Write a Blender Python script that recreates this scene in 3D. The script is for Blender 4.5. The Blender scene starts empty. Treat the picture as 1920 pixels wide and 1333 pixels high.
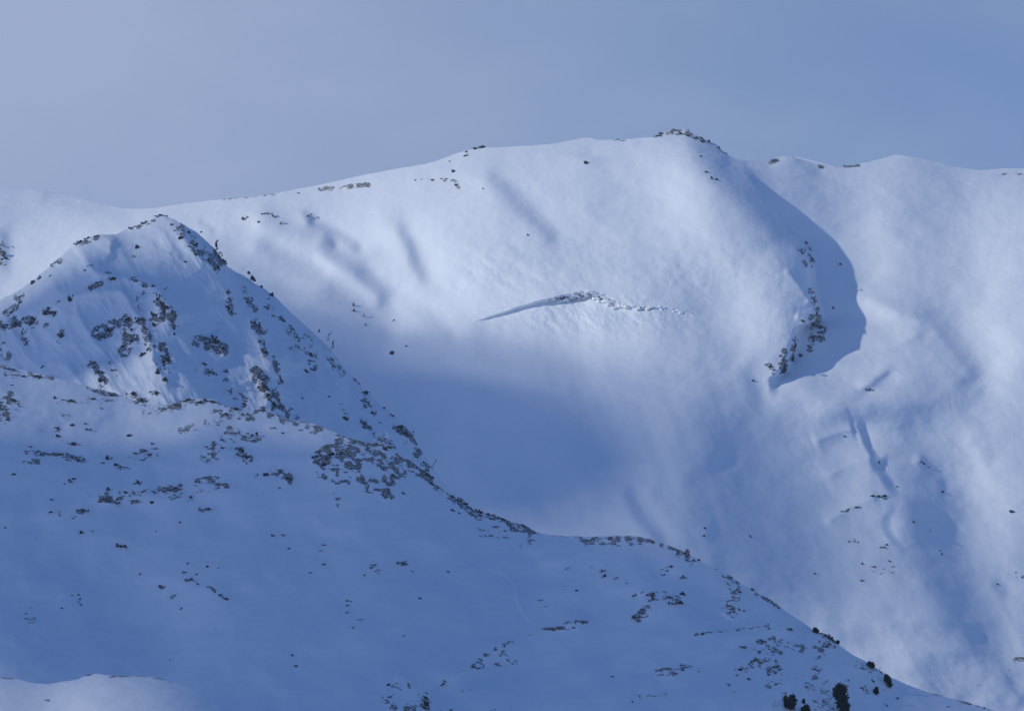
import bpy, bmesh, math, random
import numpy as np
from mathutils import Vector, Matrix
R = math.radians
# ------------------------------------------------------------------ camera, sky, sun, exposure
scn = bpy.context.scene
COL = scn.collection
F = 4330.0          # focal length in photo pixels (25 degrees across 1920)
V0 = 900.0          # photo row of the eye level
cam_d = bpy.data.cameras.new("camera")
cam_d.sensor_width = 36.0
cam_d.lens = 36.0 * F / 1920.0
cam_d.shift_y = (V0 - 666.5) / 1920.0
cam_d.clip_start = 1.0
cam_d.clip_end = 60000.0
cam = bpy.data.objects.new("camera", cam_d)
cam.location = (0, 0, 0)
cam.rotation_euler = (R(90), 0, 0)
COL.objects.link(cam)
scn.camera = cam
SUN = Vector((-0.86, -0.16, 0.43)).normalized()      # towards the sun
sun_elev = math.asin(SUN.z)
sun_az = math.atan2(SUN.x, SUN.y)
sd = bpy.data.lights.new("sun", 'SUN')
sd.energy = 2.8
sd.angle = R(1.0)
sd.color = (1.0, 0.955, 0.82)
so = bpy.data.objects.new("sun", sd)
so.rotation_euler = (-SUN).to_track_quat('-Z', 'Y').to_euler()
so.location = SUN * 9000
COL.objects.link(so)
world = bpy.data.worlds.new("World")
scn.world = world
world.use_nodes = True
wn, wl = world.node_tree.nodes, world.node_tree.links
bg = wn["Background"]
sky = wn.new('ShaderNodeTexSky')
sky.sky_type = 'NISHITA'
sky.sun_disc = False
sky.sun_elevation = sun_elev
sky.sun_rotation = sun_az
sky.altitude = 2200
sky.air_density = 1.0
sky.dust_density = 0.3
sky.ozone_density = 6.0
bg.inputs['Strength'].default_value = 0.127
# a thin veil low over the mountains and a paler cloud bank towards the west (left), blue overhead
def wnode(t, **kw):
    x = wn.new(t)
    for k, v in kw.items(): setattr(x, k, v)
    return x
def wmix(f, a_, b_, blend='MIX'):
    x = wnode('ShaderNodeMix', data_type='RGBA', blend_type=blend)
    for k, v in (('Factor', f), ('A', a_), ('B', b_)):
        if isinstance(v, (tuple, float)): x.inputs[k].default_value = v if isinstance(v, float) else (*v, 1)
        else: wl.new(v, x.inputs[k])
    return x.outputs['Result']
def wrange(v, a_, b_, c_, d_):
    x = wnode('ShaderNodeMapRange', interpolation_type='SMOOTHSTEP')
    for k, q in (('From Min', a_), ('From Max', b_), ('To Min', c_), ('To Max', d_)): x.inputs[k].default_value = q
    wl.new(v, x.inputs['Value']); return x.outputs['Result']
def wmul(a_, b_, op='MULTIPLY'):
    x = wnode('ShaderNodeMath', operation=op)
    for k, v in enumerate((a_, b_)):
        if isinstance(v, float): x.inputs[k].default_value = v
        else: wl.new(v, x.inputs[k])
    return x.outputs[0]
wtc = wnode('ShaderNodeTexCoord'); gen = wtc.outputs['Generated']
wsep = wnode('ShaderNodeSeparateXYZ'); wl.new(gen, wsep.inputs['Vector'])
wmp = wnode('ShaderNodeMapping'); wmp.inputs['Rotation'].default_value = (0.4, 0.9, 0.5); wmp.inputs['Location'].default_value = (0.15, 0.6, 0.4)
wl.new(gen, wmp.inputs['Vector'])
wno = wnode('ShaderNodeTexNoise'); wno.inputs['Scale'].default_value = 3.0; wno.inputs['Detail'].default_value = 4; wno.inputs['Roughness'].default_value = 0.45
wl.new(wmp.outputs['Vector'], wno.inputs['Vector'])
low = wrange(wsep.outputs['Z'], 0.20, 0.50, 1.0, 0.10)
blue = wmix(1.0, sky.outputs['Color'], (0.74, 1.16, 1.52), 'MULTIPLY')
veil = wmix(wmul(low, 0.85), blue, (1.64, 2.54, 4.42))
west = wmul(wrange(wsep.outputs['X'], -0.36, 0.30, 1.0, 0.04), wrange(wno.outputs['Fac'], 0.2, 0.8, 0.4, 1.2))
wn2 = wnode('ShaderNodeTexNoise'); wn2.inputs['Scale'].default_value = 9.0; wn2.inputs['Detail'].default_value = 5; wn2.inputs['Roughness'].default_value = 0.5
wmp2 = wnode('ShaderNodeMapping'); wmp2.inputs['Scale'].default_value = (1, 1, 2.2); wmp2.inputs['Rotation'].default_value = (0, 0.5, 0.2)
wl.new(gen, wmp2.inputs['Vector']); wl.new(wmp2.outputs['Vector'], wn2.inputs['Vector'])
wisps = wrange(wn2.outputs['Fac'], 0.35, 0.75, 0.0, 0.20)
wl.new(wmix(wmul(wmul(west, wisps, 'ADD'), low), veil, (3.42, 4.15, 5.98)), bg.inputs['Color'])
scn.view_settings.view_transform = 'Standard'
scn.view_settings.look = 'None'
scn.view_settings.exposure = -0.35
scn.view_settings.gamma = 1.0
scn.cycles.volume_bounces = 1
scn.cycles.max_bounces = 6
scn.cycles.use_denoising = True

# ------------------------------------------------------------------ noise and sampling helpers
_rs = np.random.RandomState(7)
_LAT = _rs.rand(256, 256)
def vnoise(x, y):
    xi = np.floor(x).astype(int); yi = np.floor(y).astype(int)
    fx = x - xi; fy = y - yi
    fx = fx*fx*fx*(fx*(fx*6-15)+10); fy = fy*fy*fy*(fy*(fy*6-15)+10)
    a = _LAT[xi & 255, yi & 255]; b = _LAT[(xi+1) & 255, yi & 255]
    c = _LAT[xi & 255, (yi+1) & 255]; d = _LAT[(xi+1) & 255, (yi+1) & 255]
    return (a*(1-fx)+b*fx)*(1-fy) + (c*(1-fx)+d*fx)*fy
def fbm(x, y, octv=4, rough=0.5):
    s = 0; a = 1.0; t = 0
    for k in range(octv):
        s = s + a*(vnoise(x*2**k+17.3*k, y*2**k+9.1*k)*2-1); t += a; a *= rough
    return s/t
def ridged(x, y, octv=4, rough=0.5):
    s = 0; a = 1.0; t = 0
    for k in range(octv):
        n = vnoise(x*2**k+31.7*k, y*2**k+5.1*k)*2-1
        s = s + a*(1-2*np.abs(n)); t += a; a *= rough
    return s/t
def smooth01(t):
    t = np.clip(t, 0, 1); return t*t*(3-2*t)
def gblur1(a, s, axis):
    if s <= 0: return a
    r = int(3*s)+1
    k = np.exp(-0.5*(np.arange(-r, r+1)/s)**2); k /= k.sum()
    pad = [(0, 0)]*a.ndim; pad[axis] = (r, r)
    return np.apply_along_axis(lambda m: np.convolve(m, k, 'valid'), axis, np.pad(a, pad, mode='edge'))
def cubic_sample(G, x, y):
    """Catmull-Rom sample of G[row, col] at col x, row y"""
    h, w = G.shape
    x = np.clip(x, 1, w-3.001); y = np.clip(y, 1, h-3.001)
    xi = np.floor(x).astype(int); yi = np.floor(y).astype(int)
    fx = x-xi; fy = y-yi
    def wts(f):
        return (-0.5*f+f*f-0.5*f**3, 1-2.5*f*f+1.5*f**3, 0.5*f+2*f*f-1.5*f**3, -0.5*f*f+0.5*f**3)
    wx = wts(fx); wy = wts(fy)
    out = 0
    for j in range(4):
        row = 0
        for i in range(4):
            row = row + wx[i]*G[yi+j-1, xi+i-1]
        out = out + wy[j]*row
    return out
def seg_dist(px, py, pts):
    """distance and signed side (+ = right hand of the downward drawn line) to a polyline, and arc parameter 0..1"""
    best = None; n = len(pts)-1
    for k in range(n):
        (x0, y0), (x1, y1) = pts[k][:2], pts[k+1][:2]
        dx, dy = x1-x0, y1-y0; L2 = dx*dx+dy*dy+1e-9
        t0 = ((px-x0)*dx+(py-y0)*dy)/L2
        t = np.clip(t0, 0, 1)
        ex = px-(x0+t*dx); ey = py-(y0+t*dy)
        d = np.hypot(ex, ey)
        side = np.sign(ex*dy-ey*dx)
        s = (k+t)/n
        if best is None: best = [d, side, s]
        else:
            m = d < best[0]
            best = [np.where(m, d, best[0]), np.where(m, side, best[1]), np.where(m, s, best[2])]
    return best
def smooth_line(pts, n=6):
    p = np.array([q[:2] for q in pts], float)
    if len(p) < 3: return [tuple(q) for q in p]
    out = []
    P = np.vstack([2*p[0]-p[1], p, 2*p[-1]-p[-2]])
    for k in range(1, len(P)-2):
        for j in range(n):
            t = j/n
            out.append(tuple(0.5*((2*P[k])+(-P[k-1]+P[k+1])*t+(2*P[k-1]-5*P[k]+4*P[k+1]-P[k+2])*t*t+(-P[k-1]+3*P[k]-3*P[k+1]+P[k+2])*t**3)))
    out.append(tuple(p[-1]))
    return out

# ------------------------------------------------------------------ a mountain surface
class Layer:
    """A slope of the mountain. Its relief D (metres north of the camera) is built on a fine grid of bearing and
    height, from an overall slope profile, folds (gullies, ribs, steps) and snow undulation."""
    ST = 2.0
    def __init__(s, name, crest, depth, fall, u0, u1, v0, v1, jag=0.6, csm=60, jl=14):
        s.name = name; s.u0, s.v0 = u0, v0
        s.us = np.arange(u0, u1+1, s.ST); s.vs = np.arange(v0, v1+1, s.ST)
        cr = np.array(crest, float)
        vc = np.interp(s.us, cr[:, 0], cr[:, 1])
        vc = gblur1(vc, 1.6, 0)
        s.vc = vc + jag*fbm(s.us/jl, s.us*0+3.3, 3)
        s.vcs = gblur1(vc, csm/s.ST, 0)
        dp = np.array(depth, float)
        Dc = gblur1(np.interp(s.us, dp[:, 0], dp[:, 1]), 40, 0)
        s.U, s.V = np.meshgrid(s.us, s.vs)
        T = s.V-s.vcs[None, :]
        fa = np.array(fall, float)            # (rows below the crest, metres nearer)
        tt = np.arange(-600, 1600, 2.0)
        ff = np.interp(tt, fa[:, 0], fa[:, 1])
        ff = np.where(tt < fa[0, 0], fa[0, 1]+(tt-fa[0, 0])*(fa[1, 1]-fa[0, 1])/(fa[1, 0]-fa[0, 0]), ff)
        ff = gblur1(ff, 9, 0)
        s.D = Dc[None, :]-np.interp(T, tt, ff)
        s.B = np.zeros_like(s.D)
        s.P = np.zeros_like(s.D); s.Q = np.zeros_like(s.D)
        s.mpp = float(np.mean(Dc))/F
    def box(s, pts, r):
        xs = [p[0] for p in pts]; ys = [p[1] for p in pts]
        i0 = max(0, int((min(xs)-r-s.u0)/s.ST)); i1 = min(len(s.us), int((max(xs)+r-s.u0)/s.ST)+2)
        j0 = max(0, int((min(ys)-r-s.v0)/s.ST)); j1 = min(len(s.vs), int((max(ys)+r-s.v0)/s.ST)+2)
        return (slice(j0, j1), slice(i0, i1))
    def slope(s, pts, sig, val, q=0.0):
        """lean the ground: val > 0 faces right (east), < 0 faces left, q changes steepness"""
        pts = smooth_line(pts) if len(pts) > 1 else [pts[0], (pts[0][0], pts[0][1]+1)]
        b = s.box(pts, 3.2*sig)
        d, sd_, t = seg_dist(s.U[b], s.V[b], pts)
        g = np.exp(-0.5*(d/sig)**2)
        s.P[b] += g*val*s.mpp; s.Q[b] += g*q*s.mpp
    def fold(s, pts, sl, sr, h, sharp=0.0, tl=0.15):
        """a rib (h > 0, metres towards the valley) or gully (h < 0); sl, sr = flank widths left and right"""
        pts = smooth_line(pts)
        b = s.box(pts, 3.2*max(sl, sr))
        d, side, t = seg_dist(s.U[b], s.V[b], pts)
        w = np.where(side > 0, sr, sl)
        d = np.hypot(d, sharp)-sharp if sharp else d
        prof = np.exp(-0.5*(d/w)**2) if not sharp else np.exp(-d/w)
        tp = smooth01(t/tl)*smooth01((1-t)/tl)*0.85+0.15
        s.D[b] -= h*prof*tp
    def step(s, pts, w, h, fade, tl=0.2, side_=1, tb=None, off=0.5):
        """a drop: the ground right of the line (left if side_ < 0) lies h metres deeper, filling back over fade pixels"""
        p = np.array(smooth_line(pts)); b = s.box(pts, 3.5*fade)
        o = np.argsort(p[:, 1]); p = p[o]
        Vv = s.V[b]; ul = np.interp(Vv, p[:, 1], p[:, 0])
        sd2 = (s.U[b]-ul)*side_
        lo, hi = p[0, 1], p[-1, 1]; ln = hi-lo
        tp = smooth01((Vv-lo)/(tl*ln)+off)*smooth01((hi-Vv)/((tb or tl)*ln)+0.5)
        s.D[b] += h*smooth01(sd2/w)*np.exp(-np.maximum(sd2, 0)/fade)*tp*smooth01((3.3*fade-sd2)/(1.5*fade))
    def bump(s, u, v, su, sv, h, rot=0):
        b = s.box([(u, v)], 3.3*max(su, sv))
        x = s.U[b]-u; y = s.V[b]-v; c, n = math.cos(R(rot)), math.sin(R(rot))
        s.D[b] -= h*np.exp(-0.5*(((x*c+y*n)/su)**2+((-x*n+y*c)/sv)**2))
    def solve(s):
        """relief whose leanings follow the slope strokes (Poisson, mirrored edges)"""
        P, Q = s.P, s.Q
        if not (P.any() or Q.any()): return
        h, w = P.shape
        div = np.zeros_like(P)
        div[:, :-1] += (P[:, 1:]-P[:, :-1])/s.ST
        div[:-1, :] += (Q[1:, :]-Q[:-1, :])/s.ST
        m = np.zeros((2*h, 2*w)); m[:h, :w] = div; m[h:, :w] = div[::-1]; m[:, w:] = m[:, :w][:, ::-1]
        kx = 2*np.cos(2*np.pi*np.arange(2*w)/(2*w))-2; ky = 2*np.cos(2*np.pi*np.arange(2*h)/(2*h))-2
        den = (kx[None, :]+0.45*ky[:, None])/s.ST**2; den[0, 0] = 1
        fm = np.fft.fft2(m)/den; fm[0, 0] = 0
        s.D += np.real(np.fft.ifft2(fm))[:h, :w]
    # soil or rock showing through the snow
    def bare(s, pts, r, val):
        pts = smooth_line(pts) if len(pts) > 2 else list(pts)
        if len(pts) == 1: pts = [pts[0], (pts[0][0]+1, pts[0][1])]
        b = s.box(pts, 2.6*r)
        d, _, _ = seg_dist(s.U[b], s.V[b], pts)
        s.B[b] = np.maximum(s.B[b], val*np.exp(-0.5*(d/r)**4))
    def ragged(s, k=9.0):
        s.B *= np.clip(0.25+1.5*vnoise(s.U/k+3, s.V/(k*0.7)+8), 0.2, 1.35)
    def depth_at(s, u, v):
        return cubic_sample(s.D, (np.asarray(u, float)-s.u0)/s.ST, (np.asarray(v, float)-s.v0)/s.ST)
    def crest_at(s, u): return float(np.interp(u, s.us, s.vc))
    def point(s, u, v):
        D = float(s.depth_at(np.array([u]), np.array([v]))[0])
        return Vector(((u-960)/F*D, D, (V0-v)/F*D))
    def normal(s, u, v, e=5):
        a = s.point(u+e, v)-s.point(u-e, v); b = s.point(u, v-e)-s.point(u, v+e)
        n = a.cross(b).normalized()
        return n if n.y < 0 else -n
    def build(s, mat, ucols, srows, back=900):
        sr = np.array(srows, float)
        bk = np.array([back, back*0.5, back*0.22, back*0.1, back*0.045, back*0.02, back*0.009, back*0.004])
        uc = np.array(ucols, float)
        vc = np.interp(uc, s.us, s.vc)
        v = vc[None, :]+sr[:, None]
        u = np.broadcast_to(uc, v.shape)
        D = cubic_sample(s.D, (u-s.u0)/s.ST, (v-s.v0)/s.ST)
        Bv = cubic_sample(s.B, (u-s.u0)/s.ST, (v-s.v0)/s.ST)
        X = (u-960)/F*D; Z = (V0-v)/F*D
        Dc, Xc, Zc = D[0], X[0], Z[0]
        Yb = Dc[None, :]+bk[:, None]; Zb = Zc[None, :]-bk[:, None]*0.62-0.25*bk[:, None]*(bk[:, None]/back)
        Xb = np.broadcast_to(Xc, Yb.shape)
        X = np.vstack([Xb, X]); Y = np.vstack([Yb, D]); Z = np.vstack([Zb, Z])
        Bv = np.vstack([np.repeat(Bv[:1], len(bk), 0), Bv])
        nr, nc = X.shape
        co = np.stack([X, Y, Z], -1).reshape(-1, 3).astype(np.float32)
        i = np.arange(nr*nc, dtype=np.int32).reshape(nr, nc)
        q = np.stack([i[:-1, :-1], i[1:, :-1], i[1:, 1:], i[:-1, 1:]], -1).reshape(-1)
        me = bpy.data.meshes.new(s.name)
        me.vertices.add(nr*nc); me.vertices.foreach_set("co", co.ravel())
        nf = (nr-1)*(nc-1)
        me.loops.add(nf*4); me.loops.foreach_set("vertex_index", q)
        me.polygons.add(nf)
        me.polygons.foreach_set("loop_start", np.arange(nf, dtype=np.int32)*4)
        me.polygons.foreach_set("use_smooth", np.ones(nf, dtype=bool))
        me.update(calc_edges=True)
        at = me.attributes.new("bare", 'FLOAT', 'POINT')
        at.data.foreach_set("value", np.clip(Bv, 0, 1).astype(np.float32).ravel())
        me.materials.append(mat)
        o = bpy.data.objects.new(s.name, me); COL.objects.link(o)
        o["kind"] = "structure"
        return o

# ------------------------------------------------------------------ materials
def new_mat(name):
    m = bpy.data.materials.new(name); m.use_nodes = True
    return m, m.node_tree.nodes, m.node_tree.links, m.node_tree.nodes["Principled BSDF"]
def noise_node(n, l, vec, scale, detail=5, rough=0.55):
    t = n.new('ShaderNodeTexNoise'); t.inputs['Scale'].default_value = scale
    t.inputs['Detail'].default_value = detail; t.inputs['Roughness'].default_value = rough
    l.new(vec, t.inputs['Vector']); return t.outputs['Fac']
def maprange(n, l, v, a, b, c=0.0, d=1.0, sm=True):
    t = n.new('ShaderNodeMapRange')
    if sm: t.interpolation_type = 'SMOOTHSTEP'
    t.inputs['From Min'].default_value = a; t.inputs['From Max'].default_value = b
    t.inputs['To Min'].default_value = c; t.inputs['To Max'].default_value = d
    l.new(v, t.inputs['Value']); return t.outputs['Result']
def math_node(n, l, op, a, b=None):
    t = n.new('ShaderNodeMath'); t.operation = op
    for k, x in enumerate((a, b)):
        if x is None: continue
        if isinstance(x, (int, float)): t.inputs[k].default_value = x
        else: l.new(x, t.inputs[k])
    return t.outputs[0]
def mix_rgb(n, l, f, a, b):
    t = n.new('ShaderNodeMix'); t.data_type = 'RGBA'
    for k, x in (('Factor', f), ('A', a), ('B', b)):
        if isinstance(x, (tuple, list)): t.inputs[k].default_value = (*x, 1)
        elif isinstance(x, (int, float)): t.inputs[k].default_value = x
        else: l.new(x, t.inputs[k])
    return t.outputs['Result']
SNOW = (0.80, 0.845, 0.90)
def terrain_mat(name, scale=1.0, ground_a=(0.030, 0.027, 0.028), ground_b=(0.20, 0.165, 0.135), bump=0.5, stretch=2.6):
    """snow with soil, heath and stones showing where the wind has bared them"""
    m, n, l, p = new_mat(name)
    tc = n.new('ShaderNodeTexCoord'); obj = tc.outputs['Object']
    mp = n.new('ShaderNodeMapping'); mp.inputs['Scale'].default_value = (1/stretch, 0.6, 1.0)
    mp.inputs['Rotation'].default_value = (0, R(6), 0)
    l.new(obj, mp.inputs['Vector'])
    fine = noise_node(n, l, mp.outputs['Vector'], 0.30*scale, 4, 0.62)
    big = noise_node(n, l, mp.outputs['Vector'], 0.075*scale, 3, 0.5)
    a = n.new('ShaderNodeAttribute'); a.attribute_name = 'bare'
    nz = math_node(n, l, 'ADD', math_node(n, l, 'MULTIPLY', fine, 0.68), math_node(n, l, 'MULTIPLY', big, 0.32))
    thr = math_node(n, l, 'SUBTRACT', 0.775, math_node(n, l, 'MULTIPLY', a.outputs['Fac'], 0.40))
    df = math_node(n, l, 'SUBTRACT', nz, thr)
    cover = maprange(n, l, df, -0.012, 0.03)
    cover = math_node(n, l, 'MULTIPLY', cover, maprange(n, l, a.outputs['Fac'], 0.02, 0.12))
    mp3 = n.new('ShaderNodeMapping'); mp3.inputs['Scale'].default_value = (0.7, 0.6, 1.0); mp3.inputs['Rotation'].default_value = (0, R(20), 0)
    l.new(obj, mp3.inputs['Vector'])
    dust = noise_node(n, l, mp3.outputs['Vector'], 0.62*scale, 4, 0.7)
    cover = math_node(n, l, 'MULTIPLY', cover, maprange(n, l, dust, 0.60, 0.50, 0.12, 1.0))
    gc = mix_rgb(n, l, maprange(n, l, noise_node(n, l, obj, 0.30*scale, 3, 0.7), 0.40, 0.62), ground_a, ground_b)
    sc = mix_rgb(n, l, maprange(n, l, noise_node(n, l, obj, 0.012*scale, 4, 0.6), 0.3, 0.7), SNOW, (0.77, 0.82, 0.885))
    l.new(mix_rgb(n, l, cover, sc, gc), p.inputs['Base Color'])
    p.inputs['Roughness'].default_value = 0.75
    p.inputs['Specular IOR Level'].default_value = 0.25
    # wind ripples and soft drift relief
    mp2 = n.new('ShaderNodeMapping'); mp2.inputs['Scale'].default_value = (0.5, 0.35, 1.0)
    mp2.inputs['Rotation'].default_value = (0, R(-28), 0)
    l.new(obj, mp2.inputs['Vector'])
    r1 = noise_node(n, l, mp2.outputs['Vector'], 0.22*scale, 5, 0.6)
    r2 = noise_node(n, l, obj, 0.035*scale, 3, 0.5)
    hsum = math_node(n, l, 'ADD', math_node(n, l, 'MULTIPLY', r1, 1.0), math_node(n, l, 'MULTIPLY', r2, 5.0))
    hsum = math_node(n, l, 'ADD', hsum, math_node(n, l, 'MULTIPLY', cover, 0.7))
    bp = n.new('ShaderNodeBump'); bp.inputs['Strength'].default_value = bump
    bp.inputs['Distance'].default_value = 1.0/scale
    l.new(hsum, bp.inputs['Height']); l.new(bp.outputs['Normal'], p.inputs['Normal'])
    return m
# ------------------------------------------------------------------ the main mountain
M_FAR = terrain_mat("far_snow", 0.8, bump=0.35)
M_SPUR = terrain_mat("spur_snow", 1.0, ground_b=(0.13, 0.125, 0.125), bump=0.45, stretch=1.3)
M_NEAR = terrain_mat("near_snow", 1.9, bump=0.4)

main = Layer("main_mountain",
    crest=[(-560,420),(-300,380),(-100,350),(0,351),(40,353),(80,357),(120,365),(160,374),(195,383),(225,390),(255,392),(290,390),(330,384),(375,378),
           (430,372),(470,370),(520,362),(560,354),(610,345),(660,333),(710,323),(750,315),(790,309),(820,302),(850,290),(880,281),(905,276),(930,277),
           (960,275),(1000,273),(1030,271),(1060,265),(1090,260),(1108,258),(1122,263),(1145,262),(1175,262),(1200,259),(1222,258),(1240,250),(1260,244),
           (1285,242),(1300,252),(1325,264),(1345,272),(1355,284),(1375,297),(1400,301),(1425,302),(1443,304),(1460,294),(1480,293),(1500,298),(1520,304),(1545,311),
           (1575,315),(1600,310),(1630,304),(1655,297),(1680,290),(1705,293),(1730,298),(1760,304),(1790,313),(1840,320),(1870,325),(1920,326),(2000,330),
           (2200,300),(2500,330)],
    depth=[(-560,4800),(0,4850),(250,4750),(450,4500),(700,4350),(900,4260),(1300,4180),(1400,4230),(1600,4300),(2000,4350),(2500,4400)],
    fall=[(0,0),(14,40),(50,110),(110,190),(250,350),(400,505),(600,720),(800,930),(1050,1230),(1300,1600)],
    u0=-560, u1=2480, v0=140, v1=1500, jag=0.9)
m = main
# overall leanings of the bowl
m.slope([(380,500),(480,580),(600,680),(720,780)], 72, 1.7)
m.slope([(440,470),(540,540),(660,610)], 40, 0.7)
m.slope([(560,390),(760,560),(860,650),(900,820)], 110, 0.10)
m.slope([(860,330),(930,500),(960,640)], 60, -0.12)
m.slope([(1100,420),(1240,520),(1330,600)], 80, -0.16)
m.slope([(1290,380),(1350,470),(1400,560),(1410,620)], 55, -1.15)
m.slope([(820,640),(880,760),(940,900),(1050,980)], 60, 0.22)
m.slope([(1180,640),(1250,760)], 60, 0.02)
# left dome and plateau
m.slope([(90,368),(150,380),(210,392)], 14, 0.45)
m.slope([(120,420),(150,470),(60,540)], 50, -0.30)
m.slope([(10,440),(12,500)], 10, 0.7)
m.slope([(400,392),(520,388),(640,368),(760,345)], 16, -0.18)
m.slope([(30,480),(120,450),(200,420)], 20, -0.25)
# ribs on the left wall of the bowl
m.slope([(390,432),(450,452),(520,490),(590,530)], 17, -0.75)
m.slope([(480,430),(560,470),(620,505)], 13, -0.55)
m.slope([(600,488),(640,508),(655,520),(700,555)], 9, -0.8)
m.slope([(507,408),(560,428),(610,460),(660,505),(720,560)], 15, 1.25)
m.slope([(500,470),(560,505),(640,560),(720,620)], 15, 0.9)
m.slope([(585,415),(620,432),(668,462)], 8, 1.5)
m.slope([(640,470),(720,530),(790,590),(850,625)], 18, -0.55)
m.slope([(680,505),(760,565),(840,625)], 12, 0.8)
m.slope([(572,402),(585,415)], 5, 0.9)
m.bump(603, 452, 14, 10, 7)
m.slope([(614,445),(626,458)], 6, 0.9)
m.slope([(378,420),(398,430)], 5, 1.0)
# gullies
m.slope([(755,435),(770,460),(780,490),(794,516)], 10, 1.05)
m.slope([(705,428),(735,455),(750,480)], 14, -0.35)
m.slope([(795,440),(825,500),(870,545)], 26, -0.40)
m.slope([(925,335),(955,362),(990,400),(1015,425),(1035,445)], 12, 0.85)
m.slope([(1000,360),(1050,420)], 24, -0.18)
m.slope([(1095,300),(1110,296)], 7, 0.2, q=-0.5)
# summit ridge
m.slope([(1318,285),(1350,320),(1390,350),(1430,388),(1465,425)], 17, 0.8)
m.slope([(1365,300),(1410,345),(1450,390),(1500,440),(1540,475)], 18, 0.35)
m.slope([(1300,268),(1330,275),(1360,295)], 9, 0.7)
m.slope([(1290,300),(1330,360),(1400,420),(1440,470)], 30, -0.16)
# the cliff and its shaded hollow
m.step([(1368,286),(1395,325),(1430,376),(1455,420),(1478,445),(1492,470),(1508,500),(1512,540),(1526,590),(1512,605),(1492,615),(1480,640),(1462,690),(1440,710)], 22, 82, 95, tb=0.22, tl=0.42, off=0.0, side_=1)
m.fold([(1470,500),(1500,540),(1522,575)], 12, 7, 6, sharp=2)
m.fold([(1490,590),(1512,600),(1528,612)], 8, 6, 5, sharp=2)
m.slope([(1640,430),(1665,520),(1650,600)], 36, -0.35)
# right hand side knolls
m.slope([(1470,296),(1450,306)], 6, -0.6)
m.slope([(1500,304),(1530,318)], 9, 0.75)
m.slope([(1720,302),(1790,340)], 16, 0.25)
m.slope([(1600,350),(1640,420)], 40, -0.10)
m.slope([(1760,350),(1800,420)], 40, 0.12)
m.slope([(1860,440),(1850,560)], 90, -0.95)
m.fold([(1600,545),(1660,575),(1710,595),(1745,615),(1800,680),(1835,722)], 40, 26, 13, sharp=8)
m.fold([(1744,612),(1700,640),(1660,655),(1600,668),(1540,690)], 16, 22, 6, sharp=4)
m.slope([(1765,640),(1800,680),(1825,715)], 22, 0.5)
m.slope([(1620,575),(1680,600),(1725,610)], 14, 0.20, q=0.5)
m.slope([(1880,640),(1860,720)], 30, -0.25)
m.slope([(1400,700),(1415,730),(1420,750)], 14, 0.5)
m.slope([(1448,730)], 16, -0.5)
m.bump(1636, 722, 18, 7, 8)
m.slope([(1665,700),(1640,718),(1624,728)], 6, 0.5, q=0.6)
m.slope([(1560,790),(1640,775),(1740,770)], 18, 0.25, q=0.35)
m.slope([(1500,700),(1560,730),(1620,745)], 16, -0.15, q=-0.4)
# lower right ribs
m.fold([(1520,830),(1570,812),(1604,803)], 18, 14, 8, sharp=2)
m.step([(1604,800),(1612,820),(1618,838),(1632,856),(1644,862)], 20, 20, 80, tl=0.7)
m.fold([(1540,900),(1600,870),(1640,862)], 20, 16, 6, sharp=2)
m.step([(1628,862),(1636,880),(1652,905),(1664,925)], 26, 20, 90, tl=0.7)
m.bump(1654, 858, 7, 5, 5)
m.step([(1660,955),(1650,975),(1652,995),(1665,1015),(1680,1030)], 24, 11, 80, tl=0.9)
m.fold([(1540,985),(1600,950),(1650,930)], 16, 12, 7, sharp=2)
m.slope([(1690,850),(1720,930),(1760,1040),(1800,1110),(1830,1150)], 34, 0.55)
m.slope([(1620,1085),(1670,1048),(1700,1060)], 14, 0.3)
m.slope([(1560,880),(1560,1000),(1600,1080)], 40, -0.18)
m.slope([(1850,900),(1880,1040),(1890,1120)], 36, -0.35)
m.slope([(1730,865),(1745,885)], 9, 0.4); m.bump(1724,862,7,6,5)
m.slope([(1765,905),(1768,930)], 7, 0.5)
m.slope([(1300,895),(1330,880),(1352,850)], 12, 0.5)
m.slope([(1180,925),(1195,960),(1215,985),(1240,1012)], 9, 0.9)
m.slope([(1210,930),(1250,990)], 18, -0.35)
m.slope([(1232,925)], 8, 0.5)
m.slope([(1340,985),(1335,1000)], 7, 0.5)
m.slope([(1120,720),(1170,830),(1185,900)], 26, -0.18)
m.slope([(1060,740),(1110,840),(1160,930)], 26, 0.20)
m.slope([(1250,780),(1290,860)], 30, -0.15)
m.slope([(1340,780),(1380,860)], 40, 0.10)
m.fold([(1500,1190),(1600,1175),(1740,1163),(1790,1168),(1900,1163)], 20, 16, 7, sharp=8)
m.fold([(1560,1235),(1700,1225),(1840,1222),(1890,1290),(1920,1330)], 20, 16, 7, sharp=8)
m.slope([(1770,1120),(1790,1160)], 16, 0.4)
m.slope([(1825,1190),(1850,1230),(1890,1290)], 12, 0.5)
m.slope([(1870,1100),(1885,1110)], 7, 0.6)
m.slope([(1560,1090),(1700,1130)], 30, -0.12)
m.slope([(1440,960),(1500,1060)], 40, 0.12)
m.solve()
U, V = m.U, m.V
T = V-m.vc[None, :]
m.D += 8.0*fbm(U/150, V/110+4, 3, 0.5)+1.3*fbm((U+0.6*V)/46+8, (V-0.3*U)/30, 3, 0.5)
lowr = smooth01((U-1250)/250)*smooth01((V-720)/150)
m.D += lowr*8.0*fbm((U-0.3*V)/130+2, (V+0.3*U)/150, 2, 0.4)
m.D -= lowr*2.5*ridged((U-0.55*V)/120, (V+0.2*U)/260+3, 2, 0.35)
m.D += lowr*1.2*fbm((U-0.3*V)/45, (V)/45+3, 2, 0.45)
bw = smooth01((U-880)/160)*smooth01((1480-U)/160)*smooth01((V-600)/120)
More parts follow.
